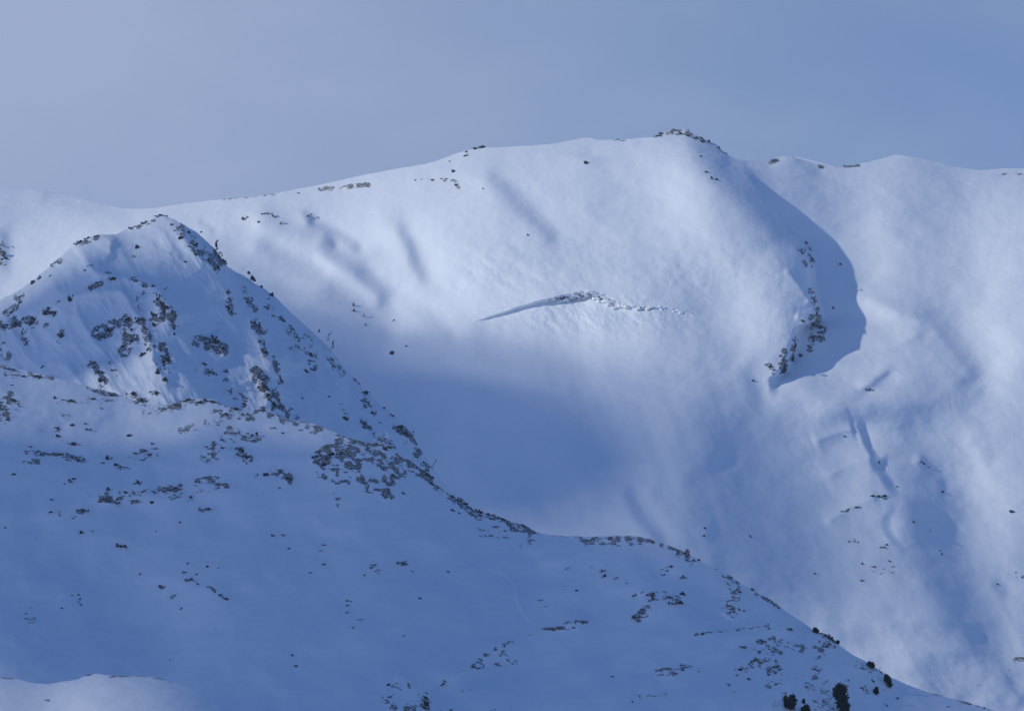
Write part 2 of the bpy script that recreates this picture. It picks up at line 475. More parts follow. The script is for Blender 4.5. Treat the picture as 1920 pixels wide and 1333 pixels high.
m.D += bw*3.5*fbm((U-0.35*V)/70+4, V/300, 3, 0.45)
av = np.exp(-0.5*((U-1110)/120)**2-0.5*((V-592)/30)**2)
m.D += av*2.8*fbm((U+0.9*V)/22, (V-0.7*U)/11+7, 3, 0.55)
sast = np.exp(-0.5*((U-160)/60)**2-0.5*((V-380)/12)**2)
m.D += sast*1.6*fbm(U/14, V/5, 3, 0.6)
mid = np.exp(-0.5*((U-1150)/240)**2-0.5*((V-505)/45)**2)+np.exp(-0.5*((U-900)/70)**2-0.5*((V-490)/50)**2)
m.D += mid*2.0*fbm((U+0.8*V)/38+3, (V-0.5*U)/22+1, 3, 0.55)
# wind scoured edges of the cliff
rid = np.exp(-0.5*((U-1500)/45)**2-0.5*((V-590)/75)**2)
m.D += rid*1.6*ridged((U+0.2*V)/26, (V-0.4*U)/60+2, 3, 0.5)
# avalanche fracture: the slab has gone below this line
CROWN = [(872,607,0.0),(885,603.5,1.6),(905,598,3.0),(925,591.5,3.8),(945,585,5.0),(965,577.5,5.6),(985,571.5,6.2),(1005,565.5,7),(1022,560.5,8),(1040,557,10),(1055,554,11),
         (1075,549,13),(1092,545,15),(1108,545,15),(1124,549,15),(1140,556,14),(1158,564,12),(1178,571,10),(1195,575.5,7),(1215,577.5,5.5),(1238,574.5,5),(1252,576.5,6.5),
         (1270,581,6.5),(1290,587,5.0),(1305,591.5,3.0),(1318,594.5,0.0)]
cr = np.array(CROWN)
def crown_top(u): return np.interp(u, cr[:, 0], cr[:, 1])
def crown_thk(u): return np.interp(u, cr[:, 0], cr[:, 2], left=0, right=0)
m.bare([(410,374),(480,368),(560,361)], 3, 0.62)
m.bare([(600,355),(650,351),(690,347)], 5, 0.85)
m.bare([(780,336),(805,337)], 4, 0.62); m.bare([(828,332),(852,342),(858,350)], 6, 0.66)
m.bare([(872,285),(876,293)], 5, 0.6)
m.bare([(1232,256),(1250,250),(1285,248),(1312,262),(1332,268)], 6, 0.68)
m.bare([(1444,304),(1456,300)], 5, 0.9); m.bare([(1536,312),(1546,316)], 4, 0.8); m.bare([(1575,313),(1612,310)], 3, 0.85)
m.bare([(1880,326),(1930,326)], 3, 0.8)
m.bare([(1342,270),(1362,288)], 5, 0.62)
m.bare([(1800,1300),(1930,1240)], 5, 0.3)
m.bare([(1640,930),(1660,932)], 6, 0.6); m.bare([(1600,952),(1580,959)], 4, 0.5)
m.bare([(1596,1010),(1612,1050)], 12, 0.42); m.bare([(1640,1065),(1676,1075)], 12, 0.45)
m.bare([(1895,1075),(1915,1080)], 9, 0.5); m.bare([(1905,1238),(1930,1235)], 7, 0.55)
m.bare([(5,465),(6,490)], 9, 0.9)
for p, r, v in (([(1505,462),(1515,455)],5,.5),([(1500,470),(1512,480),(1522,488)],8,.62),([(1508,488),(1510,498)],5,.75),([(1520,545),(1528,570)],7,.66),([(1522,595),(1526,612)],7,.85),([(1532,580),(1538,600),(1545,618)],6,.85),
    ([(1536,605),(1538,635)],10,.78),([(1524,628),(1518,655)],7,.74),([(1492,630),(1488,650),(1484,672)],6,.78),([(1470,662),(1469,695)],9,.88),([(1440,682),(1452,698)],6,.66),([(1500,664)],5,.6)):
    m.bare(p, r, v)
m.bare([(1030,563),(1055,559),(1078,554)], 3.0, 0.55); m.bare([(1078,556),(1100,552),(1122,557),(1140,566),(1160,573),(1185,578),(1235,578)], 3.6, 0.62)
m.ragged(7)
# ------------------------------------------------------------------ the rocky spur
spur = Layer("rocky_spur",
    crest=[(-560,900),(-300,740),(-120,618),(0,563),(30,547),(60,528),(100,494),(125,470),(145,457),(165,446),(185,441),(215,440),(235,431),(255,423),(275,414),(295,405),(306,402),
           (322,411),(345,421),(365,433),(388,452),(405,468),(415,482),(426,499),(440,508),(460,519),(480,532),(500,543),(515,556),(535,576),(560,600),(585,622),(610,644),(640,682),
           (665,708),(690,737),(712,757),(735,776),(760,800),(776,818),(790,846),(806,868),(825,896),(900,1000),(1000,1150),(1200,1400)],
    depth=[(-560,2740),(0,2750),(300,2780),(430,2740),(600,2630),(800,2450),(1200,2200)],
    fall=[(0,0),(20,30),(60,85),(200,270),(400,540),(800,1150)],
    u0=-560, u1=1240, v0=300, v1=1500, jag=2.6, csm=26, jl=13)
m = spur
m.slope([(100,520),(60,600),(0,680)], 60, -0.25)
m.slope([(440,560),(560,680),(660,800)], 60, 0.30)
m.fold([(306,402),(350,450),(390,488),(415,520),(430,560),(470,600),(490,650),(515,690),(525,720)], 40, 20, 40, sharp=4)
m.fold([(335,440),(362,470),(385,492),(412,505)], 10, 8, 8, sharp=2)
m.fold([(215,440),(206,462),(205,478),(175,492),(160,502)], 34, 14, 30, sharp=3)
m.fold([(160,502),(200,515),(250,525),(290,540),(312,565),(330,590),(345,610)], 22, 16, 26, sharp=3)
m.slope([(225,470),(240,500),(300,528),(350,570),(375,610)], 20, 0.60)
m.fold([(300,545),(302,575),(292,600)], 12, 10, 12, sharp=2)
m.fold([(265,550),(258,575)], 8, 8, 7, sharp=2)
m.fold([(20,590),(90,580),(130,556),(180,548),(226,547),(248,580),(268,605),(282,640),(290,680),(312,716)], 24, 16, 30, sharp=3)
m.slope([(240,556),(262,590),(278,620)], 9, 0.55)
m.fold([(200,610),(240,615),(245,655)], 20, 12, 12, sharp=3)
m.fold([(302,648),(318,690)], 8, 8, 8, sharp=2)
m.fold([(395,625),(410,650),(430,670)], 18, 12, 24, sharp=2)
m.fold([(165,675),(190,710),(230,745),(270,760)], 22, 14, 22, sharp=3)
m.fold([(425,545),(440,590)], 10, 8, 8, sharp=2)
m.fold([(475,695),(498,725),(518,760)], 18, 12, 16, sharp=3)
m.fold([(500,545),(545,610),(580,650),(622,690),(650,760)], 16, 14, 8, sharp=3)
m.slope([(110,600),(130,650)], 26, 0.25); m.slope([(150,640),(160,690)], 24, -0.3)
m.slope([(370,540),(430,620),(450,680)], 26, -0.2)
m.slope([(330,600),(360,680)], 26, 0.3)
m.slope([(420,620),(440,690)], 20, -0.2)
m.solve()
U, V = m.U, m.V
m.D += 5.0*fbm(U/90, V/80+4, 3, 0.5)
am = smooth01((V-m.vc[None, :])/60)
m.D -= am*13.0*ridged((U-0.55*V)/70, (V+0.3*U)/110+3, 4, 0.48)
m.D += 1.2*fbm(U/16, V/16+3, 3, 0.55)
for p in ([(147,457),(185,443)],[(248,428),(306,403)],[(8,588),(30,575)],[(170,540),(212,522)],[(250,522),(272,535)]):
    m.bare(p, 6, 0.62)
for p, r, v in (([(0,612),(35,603),(62,605)],12,.68),([(88,582),(103,588)],10,.6),([(43,613),(47,640)],8,.55),([(113,625),(114,645)],9,.6),
    ([(186,625),(215,612)],14,.72),([(235,600),(262,603)],12,.72),([(228,628),(246,635),(232,655)],15,.70),([(272,615),(284,650)],9,.66),
    ([(296,560),(312,580),(292,600)],12,.66),([(323,590),(326,610)],9,.6),([(304,650),(316,690)],10,.64),([(288,680),(312,716)],5,.66),
    ([(170,680),(195,718)],10,.64),([(205,685),(222,705)],6,.5),([(372,640),(420,655)],12,.66),([(375,690),(398,698)],12,.52),([(422,695),(422,716)],8,.5),
    ([(245,740),(275,760)],10,.66),([(290,735)],10,.55),([(436,735),(456,750),(456,762)],12,.48),([(480,700),(500,725),(515,755),(530,780)],14,.70),
    ([(545,770),(556,785)],6,.66),([(362,455),(385,478),(412,500)],14,.56),([(400,462),(420,495)],8,.72),([(335,425),(350,445)],12,.5),
    ([(425,550),(436,585)],9,.56),([(456,545),(478,580)],8,.56),([(478,608),(492,622)],10,.6),([(489,640),(500,668)],7,.66),([(513,670),(526,715)],6,.6),
    ([(470,515),(512,548)],8,.5),([(500,575),(545,620),(570,665)],9,.50),([(575,630),(590,660)],9,.45),([(540,565),(565,595)],9,.42),([(612,620),(630,655)],9,.60),([(622,675),(640,700)],9,.5),
    ([(583,665),(590,700)],10,.52),([(655,705),(690,745)],8,.5),([(680,750),(700,780)],10,.5),([(680,790),(700,812)],8,.6),([(740,795),(775,820),(785,845)],12,.64),
    ([(700,810),(740,845)],12,.48),([(770,840),(800,880)],12,.52),([(640,760),(655,790)],6,.4),([(60,520),(110,490)],8,.5),([(30,560),(40,552)],8,.5),([(0,645),(14,670)],10,.5)):
    m.bare(p, r, v)
m.ragged(9)
m.D -= 7.0*np.clip(m.B, 0, 1)*ridged(U/17+2, V/21+3, 4, 0.6)
# ------------------------------------------------------------------ the near slope
near = Layer("near_slope",
    crest=[(-560,560),(-300,600),(-100,655),(0,683),(30,690),(60,698),(100,707),(135,716),(170,727),(215,736),(245,749),(275,757),(300,760),(325,756),(345,748),(375,746),(402,748),(418,760),
           (440,766),(470,771),(493,766),(505,773),(530,785),(560,790),(590,795),(610,803),(640,815),(657,822),(690,830),(712,830),(735,842),(752,852),(775,868),(795,884),(812,896),(822,912),
           (840,925),(860,936),(875,947),(893,958),(915,963),(940,970),(960,978),(985,984),(1003,996),(1028,1003),(1060,1005),(1100,1006),(1150,1004),(1190,1004),(1220,1011),(1250,1021),
           (1275,1030),(1300,1044),(1330,1060),(1370,1078),(1388,1094),(1410,1104),(1440,1120),(1455,1131),(1480,1150),(1510,1170),(1530,1183),(1550,1189),(1565,1198),(1578,1213),(1600,1228),
           (1628,1242),(1650,1256),(1668,1268),(1700,1283),(1750,1300),(1800,1313),(1850,1326),(1890,1340),(2000,1370),(2200,1400),(2480,1500)],
    depth=[(-560,2200),(0,2150),(400,2080),(800,1980),(1200,1870),(1600,1760),(2480,1640)],
    fall=[(0,0),(12,16),(60,50),(200,155),(400,300),(650,480),(1000,740)],
    u0=-560, u1=2480, v0=500, v1=1900, jag=1.0, csm=50, jl=12)
m = near
m.bump(665, 870, 75, 48, 18)
m.bump(440, 830, 60, 40, 9); m.bump(110, 870, 90, 30, 9)
m.slope([(700,860),(770,920),(900,1010)], 30, 0.25)
m.fold([(300,905),(200,925),(60,960)], 26, 26, 6)
m.slope([(20,960),(110,1080),(190,1190),(260,1270)], 44, 0.42)
m.slope([(400,1170),(500,1260),(560,1330)], 34, 0.22)
m.slope([(290,1080),(420,1130)], 40, -0.15)
m.slope([(850,1040),(960,1060),(985,1110),(995,1150)], 14, 0.22)
m.step([(915,1066),(950,1078),(968,1100),(970,1122),(982,1150),(1000,1168)], 6, 2.2, 40, tl=0.25, side_=-1)
m.slope([(1040,1080),(1030,1130)], 26, -0.22)
m.fold([(1120,1160),(1060,1170),(1000,1185),(920,1225),(870,1255),(800,1290)], 26, 18, 7, sharp=2)
m.slope([(1080,1200),(1150,1290)], 50, 0.12)
m.slope([(770,1265),(800,1285)], 12, 0.5); m.slope([(830,1270),(850,1285)], 12, -0.4)
m.fold([(740,1262),(765,1275),(785,1300)], 14, 8, 6, sharp=2)
m.fold([(1500,1175),(1420,1185),(1300,1185)], 18, 14, 4)
m.fold([(1250,1030),(1270,1080),(1230,1120),(1200,1160)], 22, 22, 4)
m.fold([(1385,1095),(1375,1130),(1360,1160)], 16, 16, 5)
m.slope([(1620,1250),(1700,1320)], 26, 0.25)
m.slope([(560,930),(500,1050),(520,1200)], 60, 0.12)
m.slope([(640,1040),(660,1200)], 60, -0.12)
m.solve()
U, V = m.U, m.V
m.D += 14.0*fbm(U/170+5, V/120, 3, 0.5)+3.0*fbm((U+0.5*V)/60+8, V/42, 3, 0.5)
rough = np.zeros_like(m.D)
for p, r, v in (([(0,683),(60,700),(100,709)],6,.78),([(105,712),(130,720)],5,.5),([(10,700),(100,710)],8,.5),([(165,727),(200,737),(240,749),(272,758)],5,.84),([(190,740),(232,752)],6,.5),
    ([(320,757),(350,750),(402,750),(430,768)],7,.74),([(300,764),(345,762)],6,.7),([(270,775),(320,768)],8,.5),([(405,775),(440,778),(475,780)],11,.72),([(480,768),(510,778)],8,.7),
    ([(340,808),(380,795),(410,790)],8,.64),([(385,855),(420,825),(455,815),(480,820)],14,.70),([(440,840),(462,862)],13,.72),([(405,830),(430,805),(445,800)],8,.55),
    ([(385,858),(412,850)],11,.72),([(530,787),(570,797),(600,803)],8,.88),([(600,804),(655,822)],3,.9),([(555,803),(600,812)],6,.6),
    ([(590,860),(620,838),(655,828),(700,834)],10,.86),([(595,860),(640,845),(680,850),(720,862)],13,.80),([(610,865),(645,860),(668,870)],15,.80),([(625,885),(660,885)],12,.74),
    ([(595,890),(620,898),(650,905)],7,.72),([(665,865),(672,895),(690,915)],11,.80),([(690,905),(725,925)],14,.74),([(715,860),(735,885),(730,900)],16,.80),([(740,862),(800,890),(815,905)],12,.86),
    ([(750,890),(780,888)],8,.6),([(630,922),(636,945)],7,.66),([(710,915),(735,930)],8,.7),([(808,900),(850,933),(880,950),(900,962)],9,.9),([(895,960),(950,975),(1000,995)],8,.88),([(865,940),(900,965)],12,.75),
    ([(960,990),(1000,995)],7,.8),([(1000,1000),(1060,1006),(1110,1008)],2.4,.55),([(1090,1012),(1150,1010),(1200,1010),(1250,1024),(1290,1037)],5,.78),([(1100,1014),(1200,1016)],9,.66),
    ([(900,995),(925,1003),(950,1003)],8,.48),([(978,1020),(995,1012)],9,.6),([(900,1003),(920,1008)],5,.5),
    ([(15,745),(5,770),(8,785)],14,.72),([(25,748),(38,755)],8,.6),([(100,750),(130,755),(175,750),(205,752)],6,.45),([(110,800),(108,815)],9,.5),([(120,778)],9,.5),([(70,775),(90,772)],6,.4),([(130,830),(145,835)],8,.55),
    ([(50,847),(110,852),(150,860)],5,.78),([(48,868),(72,865)],7,.62),([(115,855),(155,865)],7,.6),([(205,870),(240,878)],6,.6),([(250,850),(290,845),(290,855)],9,.62),([(240,858),(280,860)],6,.5),
    ([(175,925),(230,925),(300,920),(350,925)],9,.52),([(190,937),(225,935)],9,.74),([(245,938),(262,940)],7,.66),([(300,918),(340,915)],8,.66),([(320,930),(358,933)],8,.55),
    ([(370,905),(398,900),(420,912)],10,.72),([(365,918),(425,922)],6,.5),([(150,957)],9,.7),([(92,960),(115,965)],5,.55),([(140,970)],7,.5),([(377,955)],9,.5),([(258,905)],7,.6),
    ([(512,883),(535,890),(545,900)],9,.68),([(465,895),(500,888)],7,.5),([(390,1055),(410,1065)],7,.4),([(303,1100)],7,.6),([(318,1118),(335,1117)],7,.5),([(388,1098),(428,1124)],4,.66),
    ([(125,1110),(150,1130)],10,.40),([(52,1165),(66,1165)],8,.6),([(25,1135),(75,1150)],7,.35),
    ([(695,1060),(712,1075)],7,.5),([(655,1128),(650,1150)],6,.4),([(676,1160)],8,.55),([(1065,1066)],7,.5),([(1100,1055),(1112,1065)],7,.45),([(1130,1070),(1142,1075)],7,.6),([(1060,1100),(1090,1105)],6,.48),([(1015,1125),(1025,1137)],8,.5),
    ([(1055,1167),(1100,1165)],4,.72),([(1002,1180),(1030,1178),(1075,1177)],4,.78),([(985,1192),(1010,1190)],4,.6),([(885,1252),(920,1220),(960,1205)],6,.62),([(940,1225),(965,1240)],9,.52),([(895,1250),(950,1245)],7,.5),
    ([(720,1310),(745,1290),(765,1285)],12,.56),([(735,1320),(770,1330)],14,.6),([(795,1305),(800,1340)],12,.66),([(820,1287),(835,1280)],8,.6),([(865,1295),(880,1290)],6,.5),([(800,1335),(930,1332)],7,.45),
    ([(1240,1068),(1262,1060)],8,.5),([(1272,1038),(1295,1050)],10,.66),([(1195,1158),(1215,1140),(1230,1118)],10,.66),([(1195,1115),(1225,1108)],5,.55),([(1245,1115),(1275,1122)],10,.62),([(1262,1108),(1285,1112)],4,.6),
    ([(1345,1067),(1380,1090)],7,.74),([(1370,1090),(1382,1110)],12,.66),([(1362,1130),(1372,1150)],11,.70),([(1375,1120),(1388,1125)],8,.6),([(1405,1105),(1460,1140)],4,.6),
    ([(1300,1190),(1350,1183),(1420,1176)],3,.66),([(1425,1172),(1460,1178)],7,.52),([(1425,1202),(1440,1198),(1480,1210),(1530,1215),(1560,1213)],8,.68),([(1545,1195),(1560,1200)],14,.62),([(1440,1207),(1450,1212)],6,.6),
    ([(1420,1220),(1465,1224)],8,.60),([(1380,1260),(1400,1250),(1430,1238)],10,.64),([(1420,1240),(1455,1245)],11,.66),([(1445,1260),(1460,1250)],9,.7),([(1500,1225),(1545,1230)],9,.5),
    ([(1535,1228),(1550,1240)],8,.6),([(1525,1254),(1535,1256)],8,.58),([(1510,1265),(1535,1268)],8,.64),([(1440,1285),(1465,1285)],10,.58),([(1470,1265),(1485,1262)],8,.45),([(1365,1282)],8,.45),([(1375,1298)],7,.45),
    ([(1590,1240),(1650,1262)],8,.46),([(1580,1270),(1610,1275),(1625,1300)],8,.5),([(1640,1275),(1660,1290)],10,.42),([(1225,1258),(1260,1255),(1290,1250),(1310,1254)],6,.72),([(1230,1262),(1265,1262)],6,.6),
    ([(1190,1310),(1225,1305),(1260,1298)],9,.5),([(1545,1285),(1550,1310),(1560,1330)],14,.55),([(1515,1285),(1525,1300)],10,.5),([(1470,1300),(1490,1300)],8,.5),([(1455,1320),(1470,1335)],10,.55),([(1530,1320),(1570,1335)],14,.55),
    ([(1655,1320),(1670,1330)],8,.55),([(1745,1297),(1770,1300)],3,.7),([(1780,1305),(1845,1327)],3,.85),([(1765,1325),(1780,1328)],6,.4)):
    m.bare(p, r, v)
m.ragged(8)
m.D -= 1.8*m.B*ridged(U/13, V/9+3, 3, 0.5)
# ------------------------------------------------------------------ the small rise in the lower left corner
rise = Layer("snowy_rise",
    crest=[(-560,1330),(-200,1275),(-60,1268),(0,1269),(25,1270),(60,1280),(90,1282),(120,1277),(145,1274),(160,1266),(178,1262),(200,1265),(240,1267),(290,1268),(320,1277),(345,1284),(390,1305),(440,1333),(520,1390),(700,1520)],
    depth=[(-560,1480),(0,1440),(400,1400),(700,1370)],
    fall=[(0,0),(10,22),(40,70),(120,160),(400,470)],
    u0=-560, u1=720, v0=1150, v1=1900, jag=0.7, csm=40, jl=10)
m = rise
m.slope([(-60,1290),(60,1310),(160,1320)], 30, -0.35)
m.slope([(250,1300),(340,1330)], 30, 0.1)
m.solve()
m.D += 2.0*fbm(m.U/90+5, m.V/60, 3, 0.5)
for p, r, v in (([(205,1268),(260,1267),(300,1272),(322,1279)],2.5,.6),([(160,1264),(172,1262)],4,.7),([(0,1270),(25,1271)],3,.6),([(118,1276),(150,1274)],3,.5),([(84,1312),(92,1312)],4,.7)):
    m.bare(p, r, v)
# ------------------------------------------------------------------ the far snowfield behind the crest on the right
far = Layer("distant_snowfield",
    crest=[(1200,420),(1440,330),(1478,300),(1492,294),(1515,299),(1545,306),(1575,314),(1620,322),(1700,330),(1790,314),(1830,319),(1848,319),(1880,316),(1920,316),(2000,312),(2300,340),(2480,360)],
    depth=[(1200,5200),(2480,5200)], fall=[(0,0),(30,90),(200,400)], u0=1180, u1=2480, v0=200, v1=620, jag=0.4)
# the foot of the spur runs under the snow of the near slope
_nd = near.depth_at(spur.U, np.maximum(spur.V, 500))
_ncv = np.interp(spur.us, near.us, near.vc)[None, :]
spur.D = np.where(spur.V > _ncv-4, np.maximum(spur.D, _nd+60), spur.D)
spur.B *= 1.25
def rng(a, b, s): return list(np.arange(a, b, s))
rows_main = [0,0.5,1,1.6,2.3,3.2,4.4,6]+rng(8,240,2.0)+rng(240,352,0.8)+rng(352,800,2.2)+rng(800,1130,3)
cols_main = rng(-540,860,2.4)+rng(860,1330,1.2)+rng(1330,1960,1.9)+rng(1960,2460,5)
rows_near = [0,0.5,1,1.6,2.3,3.2,4.4,6]+rng(8,680,2.1)+rng(680,1200,8)
# carve the fracture at full resolution while meshing the main mountain
_base = main.D
class CarvedSampler: pass
def carve(u, v):
    rag = smooth01((u-1025)/25)
    top = crown_top(u)+0.5*fbm(u/9, u*0+2, 2)+rag*1.6*fbm(u/6, u*0+5, 2, 0.6)
    th = np.maximum(crown_thk(u), 0)
    tr = th*np.clip(1+rag*0.8*fbm(u/8, v/5+9, 2, 0.6), 0.3, 2)
    depth = th*(2.2-1.2*smooth01((u-1080)/60))*smooth01((u-872)/50)*smooth01((1320-u)/40)
    w = np.clip((v-top)/np.maximum(tr*0.9, 0.4), 0, 1)
    fade = np.exp(-np.maximum(v-top-th, 0)/95.0)
    return depth*w*fade*(th > 0)
_cs = cubic_sample
def cubic_sample_carved(G, x, y):
    out = _cs(G, x, y)
    if G is main.D:
        out = out+carve(x*Layer.ST+main.u0, y*Layer.ST+main.v0)
    return out
cubic_sample = cubic_sample_carved
o_main = main.build(M_FAR, cols_main, rows_main, back=1500)
o_spur = spur.build(M_SPUR, rng(-540,1200,2.1), [0,0.5,1,1.6,2.3,3.2,4.4,6]+rng(8,520,2.0)+rng(520,800,6), back=260)
o_near = near.build(M_NEAR, rng(-540,1900,2.1)+rng(1900,2460,6), rows_near, back=420)
o_rise = rise.build(M_NEAR, rng(-540,700,3), [0,0.5,1,2,3,4.5,6.5]+rng(9,400,3.0), back=160)
o_far = far.build(M_FAR, rng(1200,2460,4), [0,0.6,1.4,2.5,4]+rng(6,200,4), back=800)
def sheet(name, x0, x1, y0, y1, z, n, mat, amp):
    xs = np.linspace(x0, x1, n); ys = np.linspace(y0, y1, n)
    X, Y = np.meshgrid(xs, ys); Z = z+amp*fbm(X/1500, Y/1500, 4)
    co = np.stack([X, Y, Z], -1).reshape(-1, 3)
    i = np.arange(n*n).reshape(n, n)
    f = np.stack([i[:-1, :-1], i[:-1, 1:], i[1:, 1:], i[1:, :-1]], -1).reshape(-1, 4)
    me = bpy.data.meshes.new(name); me.from_pydata(co.tolist(), [], f.tolist())
    me.polygons.foreach_set("use_smooth", np.ones(len(f), dtype=bool))
    me.materials.append(mat)
    o = bpy.data.objects.new(name, me); COL.objects.link(o); o["kind"] = "structure"; return o
sheet("ground", -24000, 24000, -20000, 30000, -480, 120, M_FAR, 40)
# ------------------------------------------------------------------ unseen clouds, added towards the sun to shade the lower slopes
def vol_mat(name, dens, col, aniso=0.3):
    m = bpy.data.materials.new(name); m.use_nodes = True
    n, l = m.node_tree.nodes, m.node_tree.links
    n.remove(n["Principled BSDF"])
    v = n.new('ShaderNodeVolumePrincipled')
    v.inputs['Color'].default_value = (*col, 1); v.inputs['Density'].default_value = dens
    v.inputs['Anisotropy'].default_value = aniso
    l.new(v.outputs['Volume'], n["Material Output"].inputs['Volume'])
    return m
def cloud(target, dist, rad, dens, label, seed):
    """an unseen bank of vapour added to shade the target: a dense core inside two thinner, wider fringes"""
    c = Vector(target)+SUN*dist
    root = bpy.data.objects.new("cloud", None); root.location = c; COL.objects.link(root)
    root["label"] = label; root["category"] = "cloud"
    for k_, (nm, sc_, dn) in enumerate((("core", 0.60, 1.0), ("inner_fringe", 0.88, 0.55), ("fringe", 1.16, 0.30), ("outer_fringe", 1.48, 0.15))):
        bm = bmesh.new(); bmesh.ops.create_icosphere(bm, subdivisions=5, radius=sc_)
        rr = random.Random(seed+k_)
        lob = [(Vector((rr.uniform(-1, 1), rr.uniform(-1, 1), rr.uniform(-1, 1))).normalized(), rr.uniform(0.25, 0.6), rr.uniform(-0.12, 0.16)) for _ in range(30)]
        for v in bm.verts:
            d = v.co.normalized(); k = 1.0
            for (q, w, h) in lob: k += h*math.exp(-((d-q).length/w)**2)
            v.co = Vector((d.x*rad[0], d.y*rad[1], d.z*rad[2]))*k*sc_
        for f in bm.faces: f.smooth = True
        me = bpy.data.meshes.new(nm); bm.to_mesh(me); bm.free()
        me.materials.append(vol_mat(nm, dens*dn, (0.97, 0.98, 1.0)))
        o = bpy.data.objects.new(nm, me); COL.objects.link(o); o.parent = root
    return root
cloud((-80, 1790, -135), 2950, (350, 490, 215), 0.0023, "long unseen cloud bank added high to the left to shade the near slope", 3)
cloud((0, 3790, 0), 3000, (320, 430, 178), 0.0058, "rounded unseen cloud bank added high to the left to shade the snow bowl", 5)
cloud((-150, 2640, -20), 3300, (300, 220, 175), 0.0033, "smaller unseen cloud bank added high to the left to shade the rocky spur", 9)
# ------------------------------------------------------------------ rocks
def rock_mat():
    m, n, l, p = new_mat("dark_rock")
    tc = n.new('ShaderNodeTexCoord')
    geo = n.new('ShaderNodeNewGeometry')
    nf = noise_node(n, l, geo.outputs['Position'], 0.35, 5, 0.65)
    ng = noise_node(n, l, geo.outputs['Position'], 0.11, 3, 0.5)
    c = mix_rgb(n, l, maprange(n, l, nf, 0.35, 0.68), (0.020, 0.019, 0.021), (0.105, 0.09, 0.08))
    sp = n.new('ShaderNodeSeparateXYZ'); l.new(geo.outputs['Normal'], sp.inputs[0])
    lie = math_node(n, l, 'ADD', sp.outputs['Z'], math_node(n, l, 'MULTIPLY', math_node(n, l, 'SUBTRACT', nf, 0.5), 1.3))
    lie = math_node(n, l, 'ADD', lie, math_node(n, l, 'MULTIPLY', math_node(n, l, 'SUBTRACT', ng, 0.5), 0.7))
    sn = maprange(n, l, lie, 0.78, 0.88)
    l.new(mix_rgb(n, l, sn, c, SNOW), p.inputs['Base Color'])
    p.inputs['Roughness'].default_value = 0.85
    p.inputs['Specular IOR Level'].default_value = 0.2
    bp = n.new('ShaderNodeBump'); bp.inputs['Strength'].default_value = 0.8; bp.inputs['Distance'].default_value = 1.2
    l.new(nf, bp.inputs['Height']); l.new(bp.outputs['Normal'], p.inputs['Normal'])
    return m
M_ROCK = rock_mat()
def hull_into(bm, rr, c, r, n=14, flat=1.0):
    b2 = bmesh.new()
    for _ in range(n):
        d = Vector((rr.gauss(0, 1), rr.gauss(0, 1), rr.gauss(0, 1))).normalized()*rr.uniform(0.75, 1.05)
        b2.verts.new((c[0]+d.x*r[0], c[1]+d.y*r[1], c[2]+d.z*r[2]*flat))
    bmesh.ops.convex_hull(b2, input=b2.verts)
    me = bpy.data.meshes.new("t"); b2.to_mesh(me); b2.free()
    bm.from_mesh(me); bpy.data.meshes.remove(me)
def fit(bm):
    co = [v.co.copy() for v in bm.verts]
    lo = [min(c[k] for c in co) for k in range(3)]; hi = [max(c[k] for c in co) for k in range(3)]
    for v in bm.verts:
        for k in range(3): v.co[k] = (v.co[k]-(lo[k]+hi[k])/2)/(hi[k]-lo[k])
def rock_mesh(kind, seed, mat, name):
    rr = random.Random(seed); bm = bmesh.new()
    if kind == 'boulder':
        hull_into(bm, rr, (0, 0, 0), (1, 1, 0.9), 16)
        if rr.random() < 0.6: hull_into(bm, rr, (rr.choice((-1, 1))*0.75, -0.1, -0.35), (0.6, 0.6, 0.5), 12)
    elif kind == 'outcrop':       # a broken step of rock: blocks at several heights
        n = rr.randint(9, 13)
        for k in range(n):
            a = rr.uniform(-1, 1); b = rr.uniform(-1, 1)
            hull_into(bm, rr, (a, rr.uniform(-0.3, 0.3), b*0.8*(1-0.3*abs(a))), (rr.uniform(0.18, 0.5), rr.uniform(0.3, 0.6), rr.uniform(0.16, 0.46)), 12)
    elif kind == 'rib':           # a narrow upright rib of stacked blocks
        n = rr.randint(7, 10)
        for k in range(n):
            z = -1+2*k/(n-1)
            hull_into(bm, rr, (0.35*math.sin(3*z+seed)+rr.uniform(-0.25, 0.25), rr.uniform(-0.2, 0.2), z), (rr.uniform(0.2, 0.45), 0.4, rr.uniform(0.14, 0.3)), 11)
    else:                         # a thin ledge
        n = rr.randint(6, 9)
        for k in range(n):
            x = -1+2*k/(n-1)
            hull_into(bm, rr, (x, rr.uniform(-0.2, 0.2), 0.4*math.cos(1.5*x)+rr.uniform(-0.25, 0.25)), (rr.uniform(0.15, 0.36), 0.4, rr.uniform(0.14, 0.42)), 11)
    fit(bm)
    me = bpy.data.meshes.new(name); bm.to_mesh(me); bm.free(); me.materials.append(mat)
    return me
ROCKS = {k: [rock_mesh(k, 100*i+j, M_ROCK, k) for j in range(7)] for i, k in enumerate(('boulder', 'outcrop', 'rib', 'ledge'))}
LAY = {'s': spur, 'm': main, 'n': near, 'r': rise}
